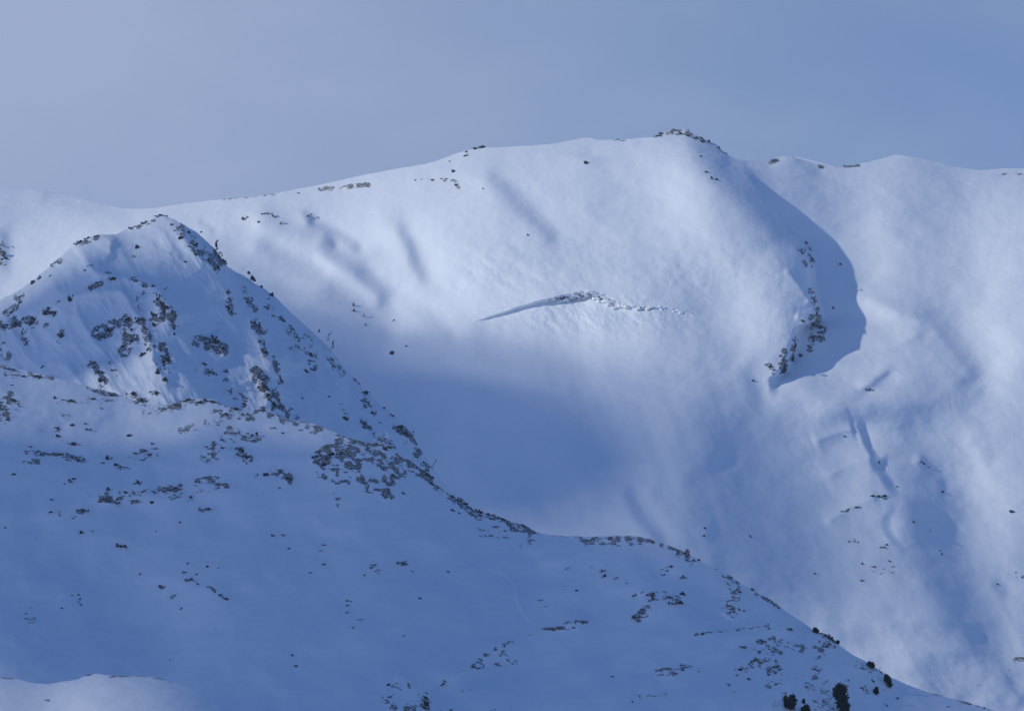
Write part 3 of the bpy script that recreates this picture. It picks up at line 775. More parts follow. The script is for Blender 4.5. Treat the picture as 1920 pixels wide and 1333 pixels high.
# layer: (column, row, width, height[, tilt]) in photo pixels
ROCKDATA = {
's': """302,404,20,6 273,417,14,5 248,427,12,4 147,457,14,8,30 167,446,16,5,12 182,444,10,5 170,455,10,3 207,455,5,8 258,465,8,9 252,482,9,4,-45 323,422,6,4 337,427,6,4
327,433,4,5 340,447,10,8 353,437,8,8 363,460,14,10 368,475,10,14 383,468,5,10 387,488,12,8,-25 405,463,9,20,-30 409,477,13,9 419,494,12,13 348,491,6,3 410,505,10,6,-50
377,435,4,3 467,512,6,4,-40 475,523,10,7,-30 490,538,5,6 457,545,7,13,-35 510,547,8,11 503,561,5,5 427,550,6,6 425,575,8,6 435,580,5,4 475,577,6,10,-20 442,588,3,3
533,603,7,4,-30 545,612,5,5 502,580,6,4,-40 487,613,8,14,-25 477,606,8,6 493,646,8,14,-15 498,662,8,7 513,672,4,8 520,690,7,18,-20 526,712,4,14 583,667,7,10 575,697,6,8 590,693,5,8
622,675,6,4,-20 630,690,5,9,-40 617,630,5,13,-30 624,647,6,13,-30 400,640,15,18,-35 417,653,8,9 385,635,8,5 298,558,12,9,-30 303,573,13,12,-40 313,578,9,8 293,593,13,19,25 290,611,7,10
324,597,7,22,-30 309,543,4,12,-35 267,552,6,10 257,563,5,13,10 259,581,7,13 288,537,7,5 327,627,4,6 212,522,10,6 200,512,13,4,12 160,507,6,3 168,498,9,3 181,532,16,6,12 170,540,11,4,15
256,527,15,4,-32 213,617,9,16,-20 202,622,12,8,30 192,632,8,6 238,601,14,10 260,600,14,7,-15 244,622,9,18 248,638,7,16,15 230,650,7,9 234,630,8,12 270,617,5,15,-15 279,635,10,20,-15 283,650,6,14
273,662,17,16 301,655,7,15,-25 311,677,11,15,-20 287,680,4,13 297,700,9,7,-45 310,713,9,6,-50 63,530,10,7,20 75,522,8,6 95,517,6,4 98,493,9,4,35 38,568,8,4,30 37,557,8,4,30 23,586,19,7,30
88,583,16,9,22 102,590,9,10 110,566,12,4,28 134,560,12,13 60,605,10,18 34,608,20,8 8,613,15,6 43,626,6,17 90,608,17,6,18 113,633,10,14 47,640,5,10 80,688,7,5 170,683,6,11,-35 186,700,9,12,-35
192,713,12,7 204,682,4,12,-45 383,683,10,5 395,698,9,4 422,698,6,4 422,713,9,4 492,712,9,16,-25 498,730,11,15 514,735,7,14,-15 503,742,8,7 512,758,9,10 523,765,6,18,-25 449,738,8,4 457,757,7,5
567,747,3,6 617,744,4,4 248,741,10,12 264,753,14,9,-45 293,737,9,8 684,738,15,10 735,662,7,5 648,786,8,10,30 690,757,5,10,-35 698,775,6,8 713,793,4,4 682,794,4,8,-35 692,806,5,11,-40 720,765,5,3
738,778,12,4,-42 750,803,14,13 761,815,8,8 771,817,5,16,-30 760,832,4,10,-25 777,842,5,8,-30 793,867,5,5 814,870,3,15,-20 545,655,5,12,-35 560,640,4,7,-35 551,628,4,12,-35 472,560,4,5 598,620,3,6""",
'm': """460,410,12,8 485,417,5,4 497,401,12,4 513,407,6,13 527,420,6,10,-30 578,406,7,13,-30 1518,468,5,9 1512,456,4,6 1509,470,3,5 1519,481,5,9 1524,489,7,8 1508,494,4,11 1503,475,5,4 1522,500,3,4
1522,553,5,11 1525,565,7,11,-20 1523,606,8,19 1532,590,4,22,-10 1537,602,5,16,-15 1537,615,8,9 1545,619,6,13,-30 1539,626,11,9 1535,635,9,11 1524,638,7,15,15 1515,640,3,20 1518,650,5,9
1491,638,4,14 1490,648,6,7 1488,659,4,13 1485,670,9,12,10 1502,667,7,6 1470,676,7,20 1468,691,14,14 1450,694,4,7,-30 1443,688,4,6,-30 1412,714,5,4 1506,602,7,4 1576,496,5,5 1563,578,4,5
1100,306,9,6 1158,261,10,3 1170,264,11,2 1231,256,14,4,12 1240,249,8,4 1277,252,18,6 1263,244,11,4 1291,246,5,8 1290,256,6,7 1312,263,13,7,-30 1316,259,7,5 1329,266,5,7 1349,278,4,5 1361,288,10,4,-40
1314,294,4,4 1324,323,6,3 1335,335,4,7 1344,337,5,5 1448,302,13,6,20 1540,314,9,3,-25 1595,312,22,3 892,276,8,5,15 907,274,8,6 901,274,5,6,30 875,285,5,3 873,293,8,3 844,303,4,2 851,322,7,6
838,336,10,3 812,338,7,3 856,348,8,3,-15 906,354,3,2 990,441,3,4 663,583,5,7 663,573,3,9,-15 683,593,4,9 738,601,4,4 735,660,8,5 762,649,4,3 685,610,2,7,-30 3,462,6,14 5,478,9,12 12,485,7,5
1630,731,13,6,-12 1583,818,4,3 1648,867,4,5 1728,866,5,4 1733,870,4,5 1740,875,4,3 1322,990,5,4 1320,1004,5,3 1408,1006,3,6 1636,930,8,4 1647,931,6,5 1658,930,8,5 1605,951,8,3,10 1578,959,12,3,12 1655,1026,9,4
1712,978,6,5 1742,997,4,9,-30 1767,922,6,4,-25 1762,1032,4,3 1766,1039,3,5 1898,959,9,5 1617,1057,3,5 1617,1088,6,3 1682,912,3,3 1527,1075,3,5,-30 1870,1095,4,3 1612,951,3,3 1592,1015,3,3 1608,1016,3,3
1668,1052,3,4 1675,1062,3,3 1911,1239,14,3,15 1640,1062,4,3 1662,1021,5,3""",
'n': """17,693,17,7 32,704,10,4 45,706,8,4 72,707,13,7 97,707,10,4,-15 22,722,6,2 133,754,15,9 120,750,10,4 103,747,5,7 173,748,10,5 202,750,20,3,-8 217,742,18,5,-20 3,768,8,22 27,751,9,6 15,787,7,6 8,782,7,16
35,762,4,8,20 353,750,19,6 373,756,16,8 393,752,18,6,-12 333,760,12,4 425,777,16,7 440,768,12,8 460,778,14,8 493,767,9,11 163,806,14,6,15 160,795,9,4 136,797,8,5 108,803,10,5,-30 110,817,8,4 120,778,14,3
242,817,9,5 137,833,10,7 190,766,5,3 50,847,11,4 57,838,9,4 108,851,18,4 75,854,14,4 152,865,13,10 135,858,16,5,-20 205,860,13,9,-30 218,872,8,6 234,876,18,4,-15 192,868,8,5 273,845,10,4 282,853,8,4
288,832,8,3 268,863,6,4 255,850,8,3 26,889,8,4 127,906,14,9,30 138,898,8,4 202,918,8,8 313,919,14,9,-15 328,915,10,6 237,923,8,4 214,942,18,5 198,937,14,6 250,940,13,5 285,942,8,5,-20 357,932,7,6
383,955,18,6 258,905,13,4 155,957,18,6 98,937,6,3 95,960,8,3 10,989,4,3 154,999,7,8 174,996,3,3 228,1024,17,8,-20 338,979,5,3 293,996,3,2 347,1073,9,4,-20 360,1087,21,7 390,1062,6,4 368,1077,5,4
352,1056,4,3 303,1099,9,5 513,1004,8,4 532,1003,8,3 542,1028,5,3 611,1022,13,3,-12 602,1032,7,3 607,1058,6,4 581,1073,8,3 461,858,10,14,25 449,843,14,8 477,818,12,12 500,890,12,6 528,884,12,5,-20 543,898,12,8
525,915,4,3 530,812,5,3 514,803,13,4,-20 327,1117,13,4,15 340,1141,5,4 403,1110,4,3 412,1115,6,3 427,1123,8,3,-30 372,1095,5,3 263,1076,4,3 147,1115,4,3 150,1123,4,3 153,1134,4,3 117,1140,4,3 320,1236,7,2
549,1228,6,3,-20 556,1248,8,4 49,1150,4,3 428,1331,5,4 717,836,17,7,-15 722,843,9,9 729,838,9,6 657,820,9,4,-20 617,860,11,15,30 608,872,9,7 637,850,12,8 658,879,8,7 593,857,13,6 625,852,8,8 770,883,10,5
737,892,6,6 800,890,13,9,-40 809,891,10,5 795,880,9,5,-30 810,908,9,6 850,928,14,6,-30 863,934,12,9,-30 871,944,12,7 878,951,11,5 897,960,13,9,-20 917,963,17,5 943,974,18,5,-15 982,987,22,7,-25 921,972,13,4
900,967,8,5 849,957,7,5 928,988,12,5,15 947,1007,11,3 917,1004,12,3 947,995,8,2 861,962,4,3 754,1057,17,9 773,1071,6,2 700,1059,10,3 683,1078,3,3 841,1072,5,3,-15 757,925,6,5 1133,1080,7,9,-15 1153,1085,10,4,40
1133,1070,18,4 1065,1066,9,3 787,1121,7,3 652,1126,6,3 652,1135,8,3 652,1148,9,4,15 676,1162,14,3 662,1176,6,3 756,1191,5,3 1193,1116,12,5 1220,1116,15,9,15 1226,1124,7,5,-30 1197,1157,20,6 1256,1121,22,7
1266,1130,22,8 1280,1113,10,5 1283,1083,15,7,-15 1242,1078,9,4,25 1258,1062,7,4,20 1281,1039,19,7 1300,1051,9,6,-20 1287,1051,9,4 1251,1070,4,3 1073,1166,26,2 1040,1177,40,2 1082,1107,6,3 1175,1093,4,3
728,1284,7,5,30 797,1307,10,5 799,1320,8,10 796,1328,6,8 828,1284,12,4,30 1150,1268,8,2 1270,1254,22,3,8 1366,1137,9,18,20 1380,1120,12,5,-20 1384,1110,10,4 1376,1147,5,5 1394,1145,5,5,-30 1386,1143,4,5
1478,1179,13,5,-12 1390,1214,15,6,12 1453,1252,15,8,25 1434,1240,8,12 1387,1255,10,5,25 1414,1238,10,5,30 1405,1273,7,5 1430,1202,12,5 1552,1196,16,12,-20 1560,1200,10,5,-40 1527,1254,12,4 1457,1223,16,3,-12
1550,1213,5,5 1648,1250,5,10,-25 1443,1125,11,5,-40 1456,1134,4,5 1412,1100,8,4,-30 1682,1309,4,7,-30 1662,1322,9,3,-50 1757,1298,16,2,-8 1816,1314,28,3,-20 1319,1188,6,3 1637,1277,6,5 1310,1045,6,4,-35
1178,1012,10,4 1200,1012,12,5 1220,1016,12,3,-15 1150,1009,12,3 652,835,10,4""",
'r': """302,1273,20,2,-15 167,1264,10,2 88,1312,7,2,10""",
}
ZONES = [ # (layer, column, row, where it is)
('s',290,415,"on the top of the rocky spur"),('s',163,450,"on the left shoulder of the rocky spur"),('s',250,473,"in the snow bowl under the spur top"),('s',350,440,"just below the spur top on its right"),
('s',395,480,"on the steep upper right edge of the spur"),('s',190,525,"on the snow shelf left of the spur middle"),('s',300,580,"on the central rib of the spur"),('s',260,570,"on the thin rib left of the central spur rib"),
('s',205,620,"in the left cliff under the snow shelf"),('s',245,625,"in the cliff at the spur centre"),('s',278,645,"on the narrow rib right of the spur cliff"),('s',305,690,"on the lower tail of the spur rib"),
('s',85,520,"on the far left edge of the spur"),('s',25,590,"at the left frame edge high on the spur"),('s',80,610,"on the rocky step at the left of the spur"),('s',185,700,"low on the left foot of the spur"),
('s',400,640,"around the dark knob on the lower spur"),('s',405,700,"below the dark knob of the spur"),('s',430,570,"on the snowy rib under the upper spur edge"),('s',490,535,"on the spur skyline below its steep edge"),
('s',480,600,"on the middle right rib of the spur"),('s',505,665,"on the lower right rib of the spur"),('s',505,735,"in the outcrop above the near crest"),('s',600,645,"on the right flank of the spur"),
('s',540,610,"among the streaks on the right spur flank"),('s',260,748,"where the spur meets the near crest"),('s',690,750,"near the lower skyline of the spur"),('s',765,820,"at the lower tip of the spur"),('s',600,735,"on the lowest snow of the spur"),
('m',495,408,"along the wind lip above the bowl"),('m',578,406,"on the second wind lip above the bowl"),('m',1514,478,"at the top of the shaded cliff"),('m',1524,560,"in the middle of the shaded cliff"),
('m',1534,612,"in the jagged cliff under the cornice"),('m',1518,645,"on the lower wall of the shaded cliff"),('m',1489,655,"in the thin streak left of the cliff"),('m',1468,685,"at the foot of the shaded cliff"),
('m',1445,692,"left of the cliff foot"),('m',1570,530,"alone in the cliff shadow"),('m',1270,250,"on the rocky summit"),('m',1330,270,"on the right shoulder of the summit"),('m',1165,262,"on the skyline left of the summit"),
('m',1335,330,"on the snow ridge below the summit"),('m',1448,302,"on the saddle right of the summit"),('m',1565,313,"in the dip of the right skyline"),('m',900,275,"on the left skyline hump"),('m',845,325,"on the snow below the left skyline hump"),
('m',1100,306,"alone high on the main snow face"),('m',980,400,"beside the upper gully"),('m',670,585,"on the left wall of the bowl"),('m',745,645,"low in the shaded bowl"),('m',5,475,"at the left frame edge above the spur"),
('m',1630,731,"alone under a small snow lip"),('m',1583,818,"near the sharp snow edge on the right"),('m',1650,867,"on the small snow knob"),('m',1733,870,"right of the small snow knob"),('m',1322,997,"above the near crest by the gully"),
('m',1408,1006,"on the open snow above the near crest"),('m',1620,940,"along the little ridge on the lower right"),('m',1650,1030,"below the curved snow edge"),('m',1740,990,"in the shaded valley on the right"),
('m',1764,1035,"low in the shaded valley on the right"),('m',1898,959,"near the right frame edge"),('m',1615,1070,"below the little ridge on the lower right"),('m',1527,1075,"alone between the near crest and the right valley"),
('m',1870,1095,"low near the right frame edge"),('m',1911,1239,"at the lower right frame edge"),
('n',55,702,"along the left end of the near crest"),('n',200,744,"on the near crest under the spur"),('n',10,775,"in the dark patch at the left frame edge"),('n',130,752,"just below the near crest on the left"),
('n',370,753,"on the brow of the near crest"),('n',450,775,"on the stony crest right of the brow"),('n',140,803,"on the upper left snow of the near slope"),('n',242,817,"alone left of the big grassy patch"),
('n',105,853,"along the dark stripe on the left slope"),('n',215,868,"right of the dark stripe on the left slope"),('n',273,848,"in the small stone field on the left slope"),('n',127,902,"below the dark stripe on the left slope"),
('n',225,935,"in the long stone band on the left slope"),('n',330,920,"at the right end of the long stone band"),('n',383,955,"alone below the long stone band"),('n',125,958,"below the left end of the long stone band"),
('n',160,1000,"on the open snow under the stone band"),('n',228,1024,"alone on the open snow of the left slope"),('n',315,988,"on the bare snow below the stone band"),('n',360,1075,"around the dark slab on the lower left slope"),
('n',415,1115,"in the row running right of the dark slab"),('n',328,1120,"below the dark slab on the lower left slope"),('n',263,1076,"alone left of the dark slab"),('n',150,1125,"in the faint group low on the left"),
('n',525,1004,"in the pair on the middle of the slope"),('n',600,1035,"in the loose group on the middle slope"),('n',460,842,"in the big grassy patch on the left"),('n',525,890,"between the grassy patch and the dark knoll"),
('n',515,808,"just under the crest left of the dark knoll"),('n',722,838,"on top of the dark knoll"),('n',622,860,"on the left face of the dark knoll"),('n',755,888,"on the right face of the dark knoll"),
('n',800,890,"on the ridge right of the dark knoll"),('n',860,936,"on the steep part of the dark ridge"),('n',905,962,"in the middle of the dark ridge"),('n',970,985,"at the lower end of the dark ridge"),
('n',935,1000,"in the group below the dark ridge"),('n',855,960,"just below the steep part of the dark ridge"),('n',757,925,"under the dark knoll"),('n',754,1060,"in the open snow at the picture centre"),
('n',695,1068,"left of the round boulder"),('n',841,1072,"alone right of the round boulder"),('n',660,1145,"in the thin line on the lower middle slope"),('n',787,1121,"alone in the middle of the lower slope"),
('n',756,1191,"alone in the lower middle snow"),('n',320,1236,"alone above the lower left rise"),('n',550,1238,"in the pair low in the centre left"),('n',49,1150,"near the lower left frame edge"),('n',428,1331,"at the bottom frame edge"),
('n',1140,1076,"on the snow below the flat crest"),('n',1065,1066,"alone below the crest dip"),('n',1185,1011,"along the flat middle of the near crest"),('n',1220,1130,"in the dark cluster left of the big boulders"),
('n',1262,1122,"in the pair of big dark boulders"),('n',1265,1070,"in the chain under the crest top"),('n',1290,1045,"at the crest top by the bare bush"),('n',1055,1172,"along the thin ledge in the lower centre"),
('n',1082,1107,"above the thin ledge in the lower centre"),('n',1175,1093,"left of the dark cluster"),('n',797,1318,"in the stony patch at the bottom centre"),('n',728,1284,"above the stony patch at the bottom centre"),
('n',828,1284,"right of the stony patch at the bottom centre"),('n',1210,1260,"on the lower slope right of centre"),('n',1378,1130,"in the upright dark patch below the crest"),('n',1440,1120,"on the crest above the right hand slope"),
('n',1478,1179,"under the crest on the right"),('n',1425,1245,"in the broken patch among the pines"),('n',1425,1208,"above the broken patch among the pines"),('n',1553,1198,"on the knob of the lower crest"),
('n',1527,1254,"above the tallest pine"),('n',1648,1252,"beside the crest pines"),('n',1675,1315,"at the bottom right below the crest"),('n',1790,1308,"on the low end of the crest at right"),('n',1319,1188,"alone on the lower right snow"),
('r',300,1273,"on the rim of the lower left rise"),('r',167,1264,"on the top of the lower left rise"),('r',88,1312,"on the face of the lower left rise")]
ORD = ["leftmost", "second from left", "third from left", "fourth from left", "fifth from left", "sixth from left", "seventh from left", "eighth from left", "ninth from left", "tenth from left"]
GROUPS = {'s': "rocks on the rocky spur", 'm': "rocks on the main mountain", 'n': "rocks on the near slope", 'r': "rocks on the lower left rise"}
placed = []
def place(lay, u, v, w, h, tilt, mesh, name, sink=0.0, dep=0.7):
    L = LAY[lay]
    cv = L.crest_at(u)
    v = max(v, cv+0.15*h) if v > cv-6 else v
    vv = max(v, cv+1)
    p = L.point(u, vv); D = p.y
    k = D/F
    p.z = (V0-v)/F*D
    if L is main and v > float(crown_top(u)): p.y += 0.5*float(carve(np.array([u]), np.array([v]))[0])
    o = bpy.data.objects.new(name, mesh)
    dy = max(w, h)*k*dep
    if min(w, h) < 4: dy = min(w, h)*k*1.6
    o.scale = (w*k*1.3, dy*1.2, h*k*1.35)
    o.rotation_euler = (0, R(-tilt), 0)
    o.location = (p.x, p.y+sink*dy, p.z)
    COL.objects.link(o)
    return o
def size_word(a):
    return "tiny" if a < 16 else "small" if a < 40 else "medium" if a < 100 else "large" if a < 180 else "huge"
def shape_word(w, h):
    return "long flat" if w/h > 2.2 else "tall narrow" if h/w > 1.5 else "blocky"
rr = random.Random(11)
for lay, txt in ROCKDATA.items():
    for tok in txt.split():
        q = [float(x) for x in tok.split(',')]
        u, v, w, h = q[:4]; tilt = q[4] if len(q) > 4 else rr.uniform(-8, 8)
        a = w*h
        kind = 'outcrop' if a >= 90 else 'boulder'
        if h/w > 1.45 and a > 30: kind = 'rib'
        elif w/h > 2.1 and a > 24: kind = 'ledge'
        nm = {'boulder': 'boulder', 'outcrop': 'rock_outcrop', 'rib': 'rock_rib', 'ledge': 'rock_ledge'}[kind]
        o = place(lay, u, v, w, h, tilt, rr.choice(ROCKS[kind]), nm)
        if rr.random() < 0.5: o.scale.x *= -1
        o.scale.x = abs(o.scale.x)
        z = min((zz for zz in ZONES if zz[0] == lay), key=lambda zz: (zz[1]-u)**2+(zz[2]-v)**2)
        placed.append((o, z[3], size_word(a), shape_word(w, h), u, lay, nm))
NOUN = {'boulder': 'boulder', 'rock_outcrop': 'outcrop', 'rock_rib': 'rock rib', 'rock_ledge': 'rock ledge'}
from collections import defaultdict
def label_all(placed, colour="dark"):
    byz = defaultdict(list)
    for t in placed: byz[t[1]].append(t)
    for zone, ts in byz.items():
        keys = defaultdict(list)
        for t in ts: keys[(t[2], t[3], NOUN[t[6]])].append(t)
        for (sz, sh, nn), g in keys.items():
            g.sort(key=lambda t: t[4])
            for i, t in enumerate(g):
                pre = "" if len(g) == 1 else ORD[min(i, 9)]+" "
                lb = f"{pre}{sz} {sh} {colour} {nn} {zone}"
                if len(lb.split()) > 16: lb = lb.replace(" "+colour+" ", " ")
                if len(lb.split()) > 16: lb = lb.replace(" from left", "")
                if len(lb.split()) > 16: lb = lb.replace("rock ", "").replace("big ", "")
                t[0]["label"] = lb
                t[0]["category"] = {"boulder": "boulder", "outcrop": "rock outcrop", "rock rib": "rock rib", "rock ledge": "rock ledge", "snow block": "snow block"}[nn]
label_all(placed)
for t in placed: t[0]["group"] = GROUPS[t[5]]
# ------------------------------------------------------------------ broken snow blocks under the fracture
def snow_mat():
    m, n, l, p = new_mat("block_snow")
    p.inputs['Base Color'].default_value = (0.88, 0.90, 0.92, 1); p.inputs['Roughness'].default_value = 0.7
    geo = n.new('ShaderNodeNewGeometry')
    nf = noise_node(n, l, geo.outputs['Position'], 0.5, 4, 0.6)
    bp = n.new('ShaderNodeBump'); bp.inputs['Strength'].default_value = 0.4; bp.inputs['Distance'].default_value = 0.8
    l.new(nf, bp.inputs['Height']); l.new(bp.outputs['Normal'], p.inputs['Normal'])
    return m
M_BLK = snow_mat()
BLK = [rock_mesh('boulder', 900+j, M_BLK, 'snow_block') for j in range(6)]
NOUN['snow_block'] = 'snow block'
bl = []
SB = """1072,558,8,4 1052,564.5,7,4 1061,562,8,4 1046,567,5,3 1081,555,10,3 1092,550,7,5 1099,551,5,8 1111,548.5,14,4,-10 1107,554,13,3,8 1116,561,8,4 1095,559,7,3 1130,555,8,5,-20 1139,560,13,4,-15 1141,566,9,4 1133,566,6,5
1143,572,7,4 1157,571,5,6,-15 1162,574,6,7,15 1153,567,11,4,-20 1163,569,11,3,-15 1169,573,5,6 1176,575,9,4 1190,576,8,3 1196,578,9,4 1180,579,8,2 1160,578,15,3 1222,577,11,2 1237,575,6,2 1203,580,8,2 1149,577,5,3
1066,566,5,3 1086,560,6,3 1124,566,6,3 1037,569,5,2 1214,579,6,3"""
for tok in SB.split():
    q = [float(x) for x in tok.split(',')]; u, v, w, h = q[:4]; tilt = q[4] if len(q) > 4 else rr.uniform(-12, 12)
    o = place('m', u, v, w, h, tilt, rr.choice(BLK), 'snow_block', sink=-0.3, dep=0.8)
    o.scale = Vector(o.scale)*1.35; o.location.y -= 0.5*float(carve(np.array([u]), np.array([v]))[0])
    zone = "under the left arm of the fracture" if u < 1085 else "at the apex of the fracture" if u < 1122 else "under the right arm of the fracture" if u < 1174 else "at the thin right end of the fracture"
    bl.append((o, zone, size_word(w*h), shape_word(w, h), u, 'm', 'snow_block'))
label_all(bl, "white")
for t in bl: t[0]["group"] = "broken snow blocks along the avalanche fracture"
# ------------------------------------------------------------------ pines and the bare bush
def leaf_mat():
    m, n, l, p = new_mat("pine_needles")
    geo = n.new('ShaderNodeNewGeometry')
    nf = noise_node(n, l, geo.outputs['Position'], 0.7, 3, 0.6)
    l.new(mix_rgb(n, l, maprange(n, l, nf, 0.35, 0.65), (0.012, 0.018, 0.012), (0.035, 0.045, 0.028)), p.inputs['Base Color'])
    p.inputs['Roughness'].default_value = 0.9; p.inputs['Specular IOR Level'].default_value = 0.1
    return m
def bark_mat():
    m, n, l, p = new_mat("bark")
    geo = n.new('ShaderNodeNewGeometry')
    nf = noise_node(n, l, geo.outputs['Position'], 1.5, 3, 0.6)
    l.new(mix_rgb(n, l, nf, (0.03, 0.024, 0.02), (0.09, 0.07, 0.055)), p.inputs['Base Color'])
    p.inputs['Roughness'].default_value = 0.9
    return m
M_LEAF, M_BARK = leaf_mat(), bark_mat()
def tube(bm, pts, r0, r1, n=6):
    rings = []
    for k, p in enumerate(pts):
        t = k/(len(pts)-1); r = r0+(r1-r0)*t
        d = (pts[min(k+1, len(pts)-1)]-pts[max(k-1, 0)]).normalized()
        a = d.orthogonal().normalized(); b = d.cross(a)
        rings.append([bm.verts.new(p+a*r*math.cos(2*math.pi*j/n)+b*r*math.sin(2*math.pi*j/n)) for j in range(n)])
    for k in range(len(rings)-1):
        for j in range(n):
            bm.faces.new((rings[k][j], rings[k][(j+1) % n], rings[k+1][(j+1) % n], rings[k+1][j]))
    bm.faces.new(rings[-1])
def pine(u, v, w, h, label, seed, lobes=None, lean=0):
    """(u, v) centre and (w, h) size of the crown in photo pixels; lobes: (x, z, rx, rz) in units of half size"""
    rr = random.Random(seed)
    base = near.point(u, v+h*0.5); k = base.y/F
    W, H = w*k/2, h*k/2
    root = bpy.data.objects.new("pine_tree", None); root.location = base; COL.objects.link(root)
    root["label"] = label; root["category"] = "pine tree"; root["group"] = "dark pines on the lower right slope"
    tip = Vector((lean*W, 0, 2*H*0.92))
    bm = bmesh.new()
    pts = [Vector((0, 0, -1.5)), tip*0.3, tip*0.65, tip]
    tube(bm, pts, max(0.10*W, 0.22), 0.05)
    for q in range(9):
        t = rr.uniform(0.1, 0.85); a = rr.uniform(0, 6.28); s = tip*t
        e = s+Vector((math.cos(a)*W*0.7, math.sin(a)*W*0.7, H*0.35*rr.uniform(0.2, 1)))
        tube(bm, [s, (s+e)/2+Vector((0, 0, -0.1*H)), e], 0.13, 0.04, 5)
    me = bpy.data.meshes.new("trunk"); bm.to_mesh(me); bm.free(); me.materials.append(M_BARK)
    o = bpy.data.objects.new("trunk", me); o.parent = root; COL.objects.link(o)
    lobes = lobes or [(0, -0.35, 0.95, 0.6), (0.1, 0.3, 0.65, 0.55), (-0.3, 0.0, 0.6, 0.5), (0.1, 0.65, 0.35, 0.35)]
    V_, F_ = [], []
    n = int(min(15000, 1200+30*w*h))
    for q in range(n):
        lb = rr.choices(lobes, weights=[b[2]*b[3] for b in lobes])[0]
        d = Vector((rr.gauss(0, 1), rr.gauss(0, 1), rr.gauss(0, 1))).normalized()*rr.uniform(0.1, 1)**0.5
        an = math.atan2(d.z, d.x)+lb[0]*3; d *= 0.88+0.20*math.sin(5*an+seed)*math.sin(3*an)+0.14*math.sin(13*an+2*seed)
        c = Vector((lb[0]*W+d.x*lb[2]*W, d.y*lb[2]*W*0.8, H+lb[1]*H+d.z*lb[3]*H))
        if c.z < 0.0: c.z = rr.uniform(0, 0.1*H)
        out = (c-Vector((0, 0, H*0.7))).normalized()+Vector((rr.uniform(-.7, .7), rr.uniform(-.7, .7), rr.uniform(-.3, .8)))
        out.normalize(); sd_ = out.orthogonal().normalized(); sd_.rotate(Matrix.Rotation(rr.uniform(0, 6.28), 3, out))
        ln = rr.uniform(0.5, 1.3)*min(1.0, 0.22*W+0.35); wd = ln*0.26
        i = len(V_)
        V_ += [c-sd_*wd-out*ln*0.3, c+sd_*wd-out*ln*0.3, c+sd_*wd*0.5+out*ln*0.6, c-sd_*wd*0.5+out*ln*0.7]
        F_.append((i, i+1, i+2, i+3))
    for q in range(26):                     # sprays of branches sticking out of the outline
        lb = rr.choice(lobes); a = rr.uniform(-0.6, 3.74); d = Vector((math.cos(a), rr.uniform(-0.5, 0.5), math.sin(a)*0.9+0.25)).normalized()
        c0 = Vector((lb[0]*W+d.x*lb[2]*W*0.8, d.y*lb[2]*W*0.8, H+lb[1]*H+d.z*lb[3]*H*0.8)); L_ = rr.uniform(0.18, 0.42)*W
        for j in range(40):
            t = rr.random(); c = c0+d*L_*t+Vector((rr.gauss(0, 1), rr.gauss(0, 1), rr.gauss(0, 1)))*0.10*W*(1.1-t)
            o2 = (d+Vector((rr.uniform(-.8, .8), rr.uniform(-.8, .8), rr.uniform(-.8, .8)))).normalized(); s2 = o2.orthogonal().normalized(); ln = rr.uniform(0.4, 0.8)*min(1.0, 0.2*W+0.2); i = len(V_)
            V_ += [c-s2*ln*0.2, c+s2*ln*0.2, c+s2*ln*0.1+o2*ln, c-s2*ln*0.1+o2*ln]; F_.append((i, i+1, i+2, i+3))
    me = bpy.data.meshes.new("crown"); me.from_pydata([tuple(x) for x in V_], [], F_); me.materials.append(M_LEAF)
    o = bpy.data.objects.new("crown", me); o.parent = root; COL.objects.link(o)
    return root
pine(1576.5, 1309, 31, 60, "tallest dark pine at the bottom edge, leaning right down the slope", 1, [(0.0,0.6,0.78,0.36),(-0.25,0.25,0.7,0.4),(0.25,-0.1,0.72,0.45),(0.45,-0.6,0.72,0.5),(0.1,-0.3,0.7,0.4)], 0.0)
pine(1482, 1317, 26, 27, "broad bushy dark pine at the bottom edge with a notch on its left", 2, [(0.15,0.0,0.75,0.85),(-0.7,0.45,0.28,0.5),(0.3,0.5,0.5,0.5),(-0.4,-0.2,0.5,0.6)])
pine(1510.5, 1329, 17, 16, "low round dark pine cut by the bottom edge of the picture", 3)
pine(1507, 1314, 6, 9, "tiny pointed pine standing just above the low round pine", 4)
pine(1664.5, 1275.5, 16, 25, "narrow dark pine on the crest at right, leaning down the slope", 5, [(-0.3,0.4,0.6,0.5),(0.1,0.0,0.6,0.5),(0.5,-0.5,0.4,0.5),(-0.5,0.1,0.4,0.3)])
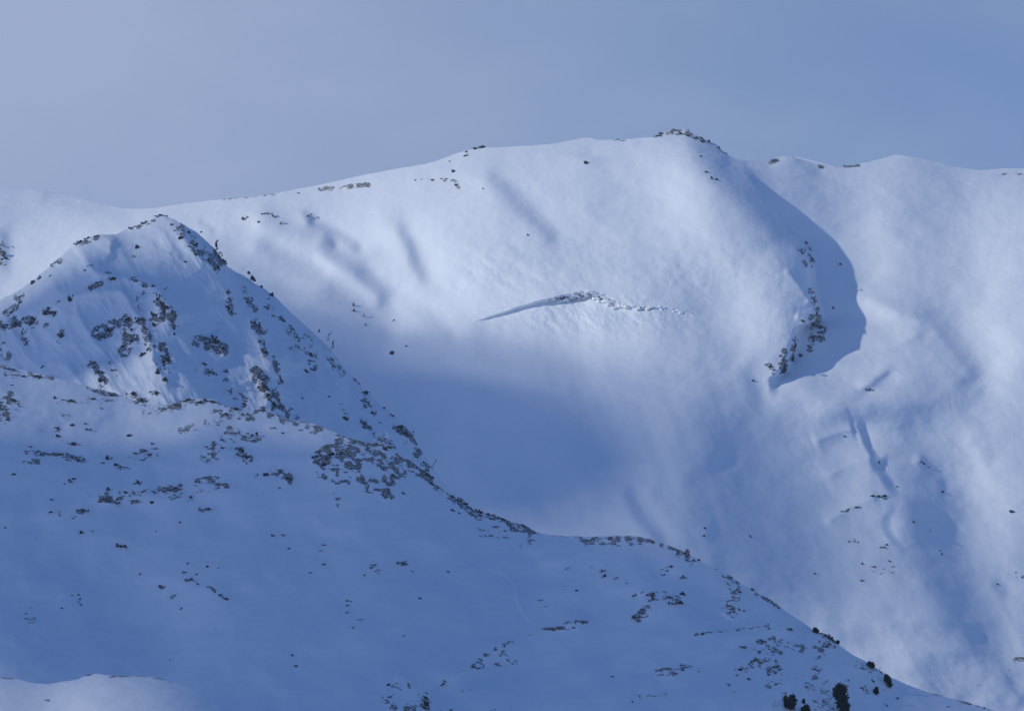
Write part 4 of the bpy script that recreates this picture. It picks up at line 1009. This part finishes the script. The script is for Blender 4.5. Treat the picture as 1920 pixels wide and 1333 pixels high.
pine(1633, 1246, 15, 13, "squat dark pine hugging the crest beside a snowy rock", 6, [(-0.3,0.2,0.6,0.6),(0.3,-0.2,0.6,0.7),(0,0,0.6,0.6)])
pine(1643, 1294.5, 10, 14, "small dark pine on the snow below the crest pines", 7)
pine(1530, 1181, 12, 11, "small ragged pine high on the crest, left of the rocky knob", 8, [(-0.2,0.3,0.5,0.6),(0.3,-0.4,0.6,0.5),(-0.5,-0.3,0.4,0.4)])
pine(1571, 1203.5, 6.5, 7, "little ball shaped pine on the crest right of the rocky knob", 9, [(0,0,0.95,0.95)])
# bare bush on the crest
b0 = near.point(1286, near.crest_at(1286)+1); kk = b0.y/F
bm = bmesh.new(); rr = random.Random(5)
for q in range(22):
    a = rr.uniform(0, 6.28); s = Vector((rr.uniform(-7, 6)*kk, rr.uniform(-1, 1), -0.4))
    h = rr.uniform(4, 10)*kk
    mid_ = s+Vector((math.cos(a)*1.2*kk, math.sin(a)*kk, h*0.55)); e = mid_+Vector((rr.uniform(-3, 3)*kk, rr.uniform(-1, 1)*kk, h*0.45))
    tube(bm, [s, mid_, e], 0.16, 0.06, 5)
    for j in range(3):
        t = mid_.lerp(e, rr.uniform(0, 1)); tube(bm, [t, t+Vector((rr.uniform(-2, 2)*kk, rr.uniform(-1, 1)*kk, rr.uniform(0, 1.6)*kk))], 0.1, 0.05, 4)
me = bpy.data.meshes.new("bare_bush"); bm.to_mesh(me); bm.free(); me.materials.append(M_BARK)
o = bpy.data.objects.new("bare_bush", me); o.location = b0; COL.objects.link(o)
o["label"] = "leafless twiggy bush on the crest above a dark boulder"; o["category"] = "bush"
# ------------------------------------------------------------------ the air between the camera and the mountain
bm = bmesh.new(); bmesh.ops.create_cube(bm, size=1.0)
me = bpy.data.meshes.new("haze"); bm.to_mesh(me); bm.free()
me.materials.append(vol_mat("air", 2.2e-5, (0.62, 0.78, 1.0), 0.2))
o = bpy.data.objects.new("haze", me); o.scale = (49000, 51000, 1300); o.location = (0, 5000, 720-650)
COL.objects.link(o); o["kind"] = "stuff"
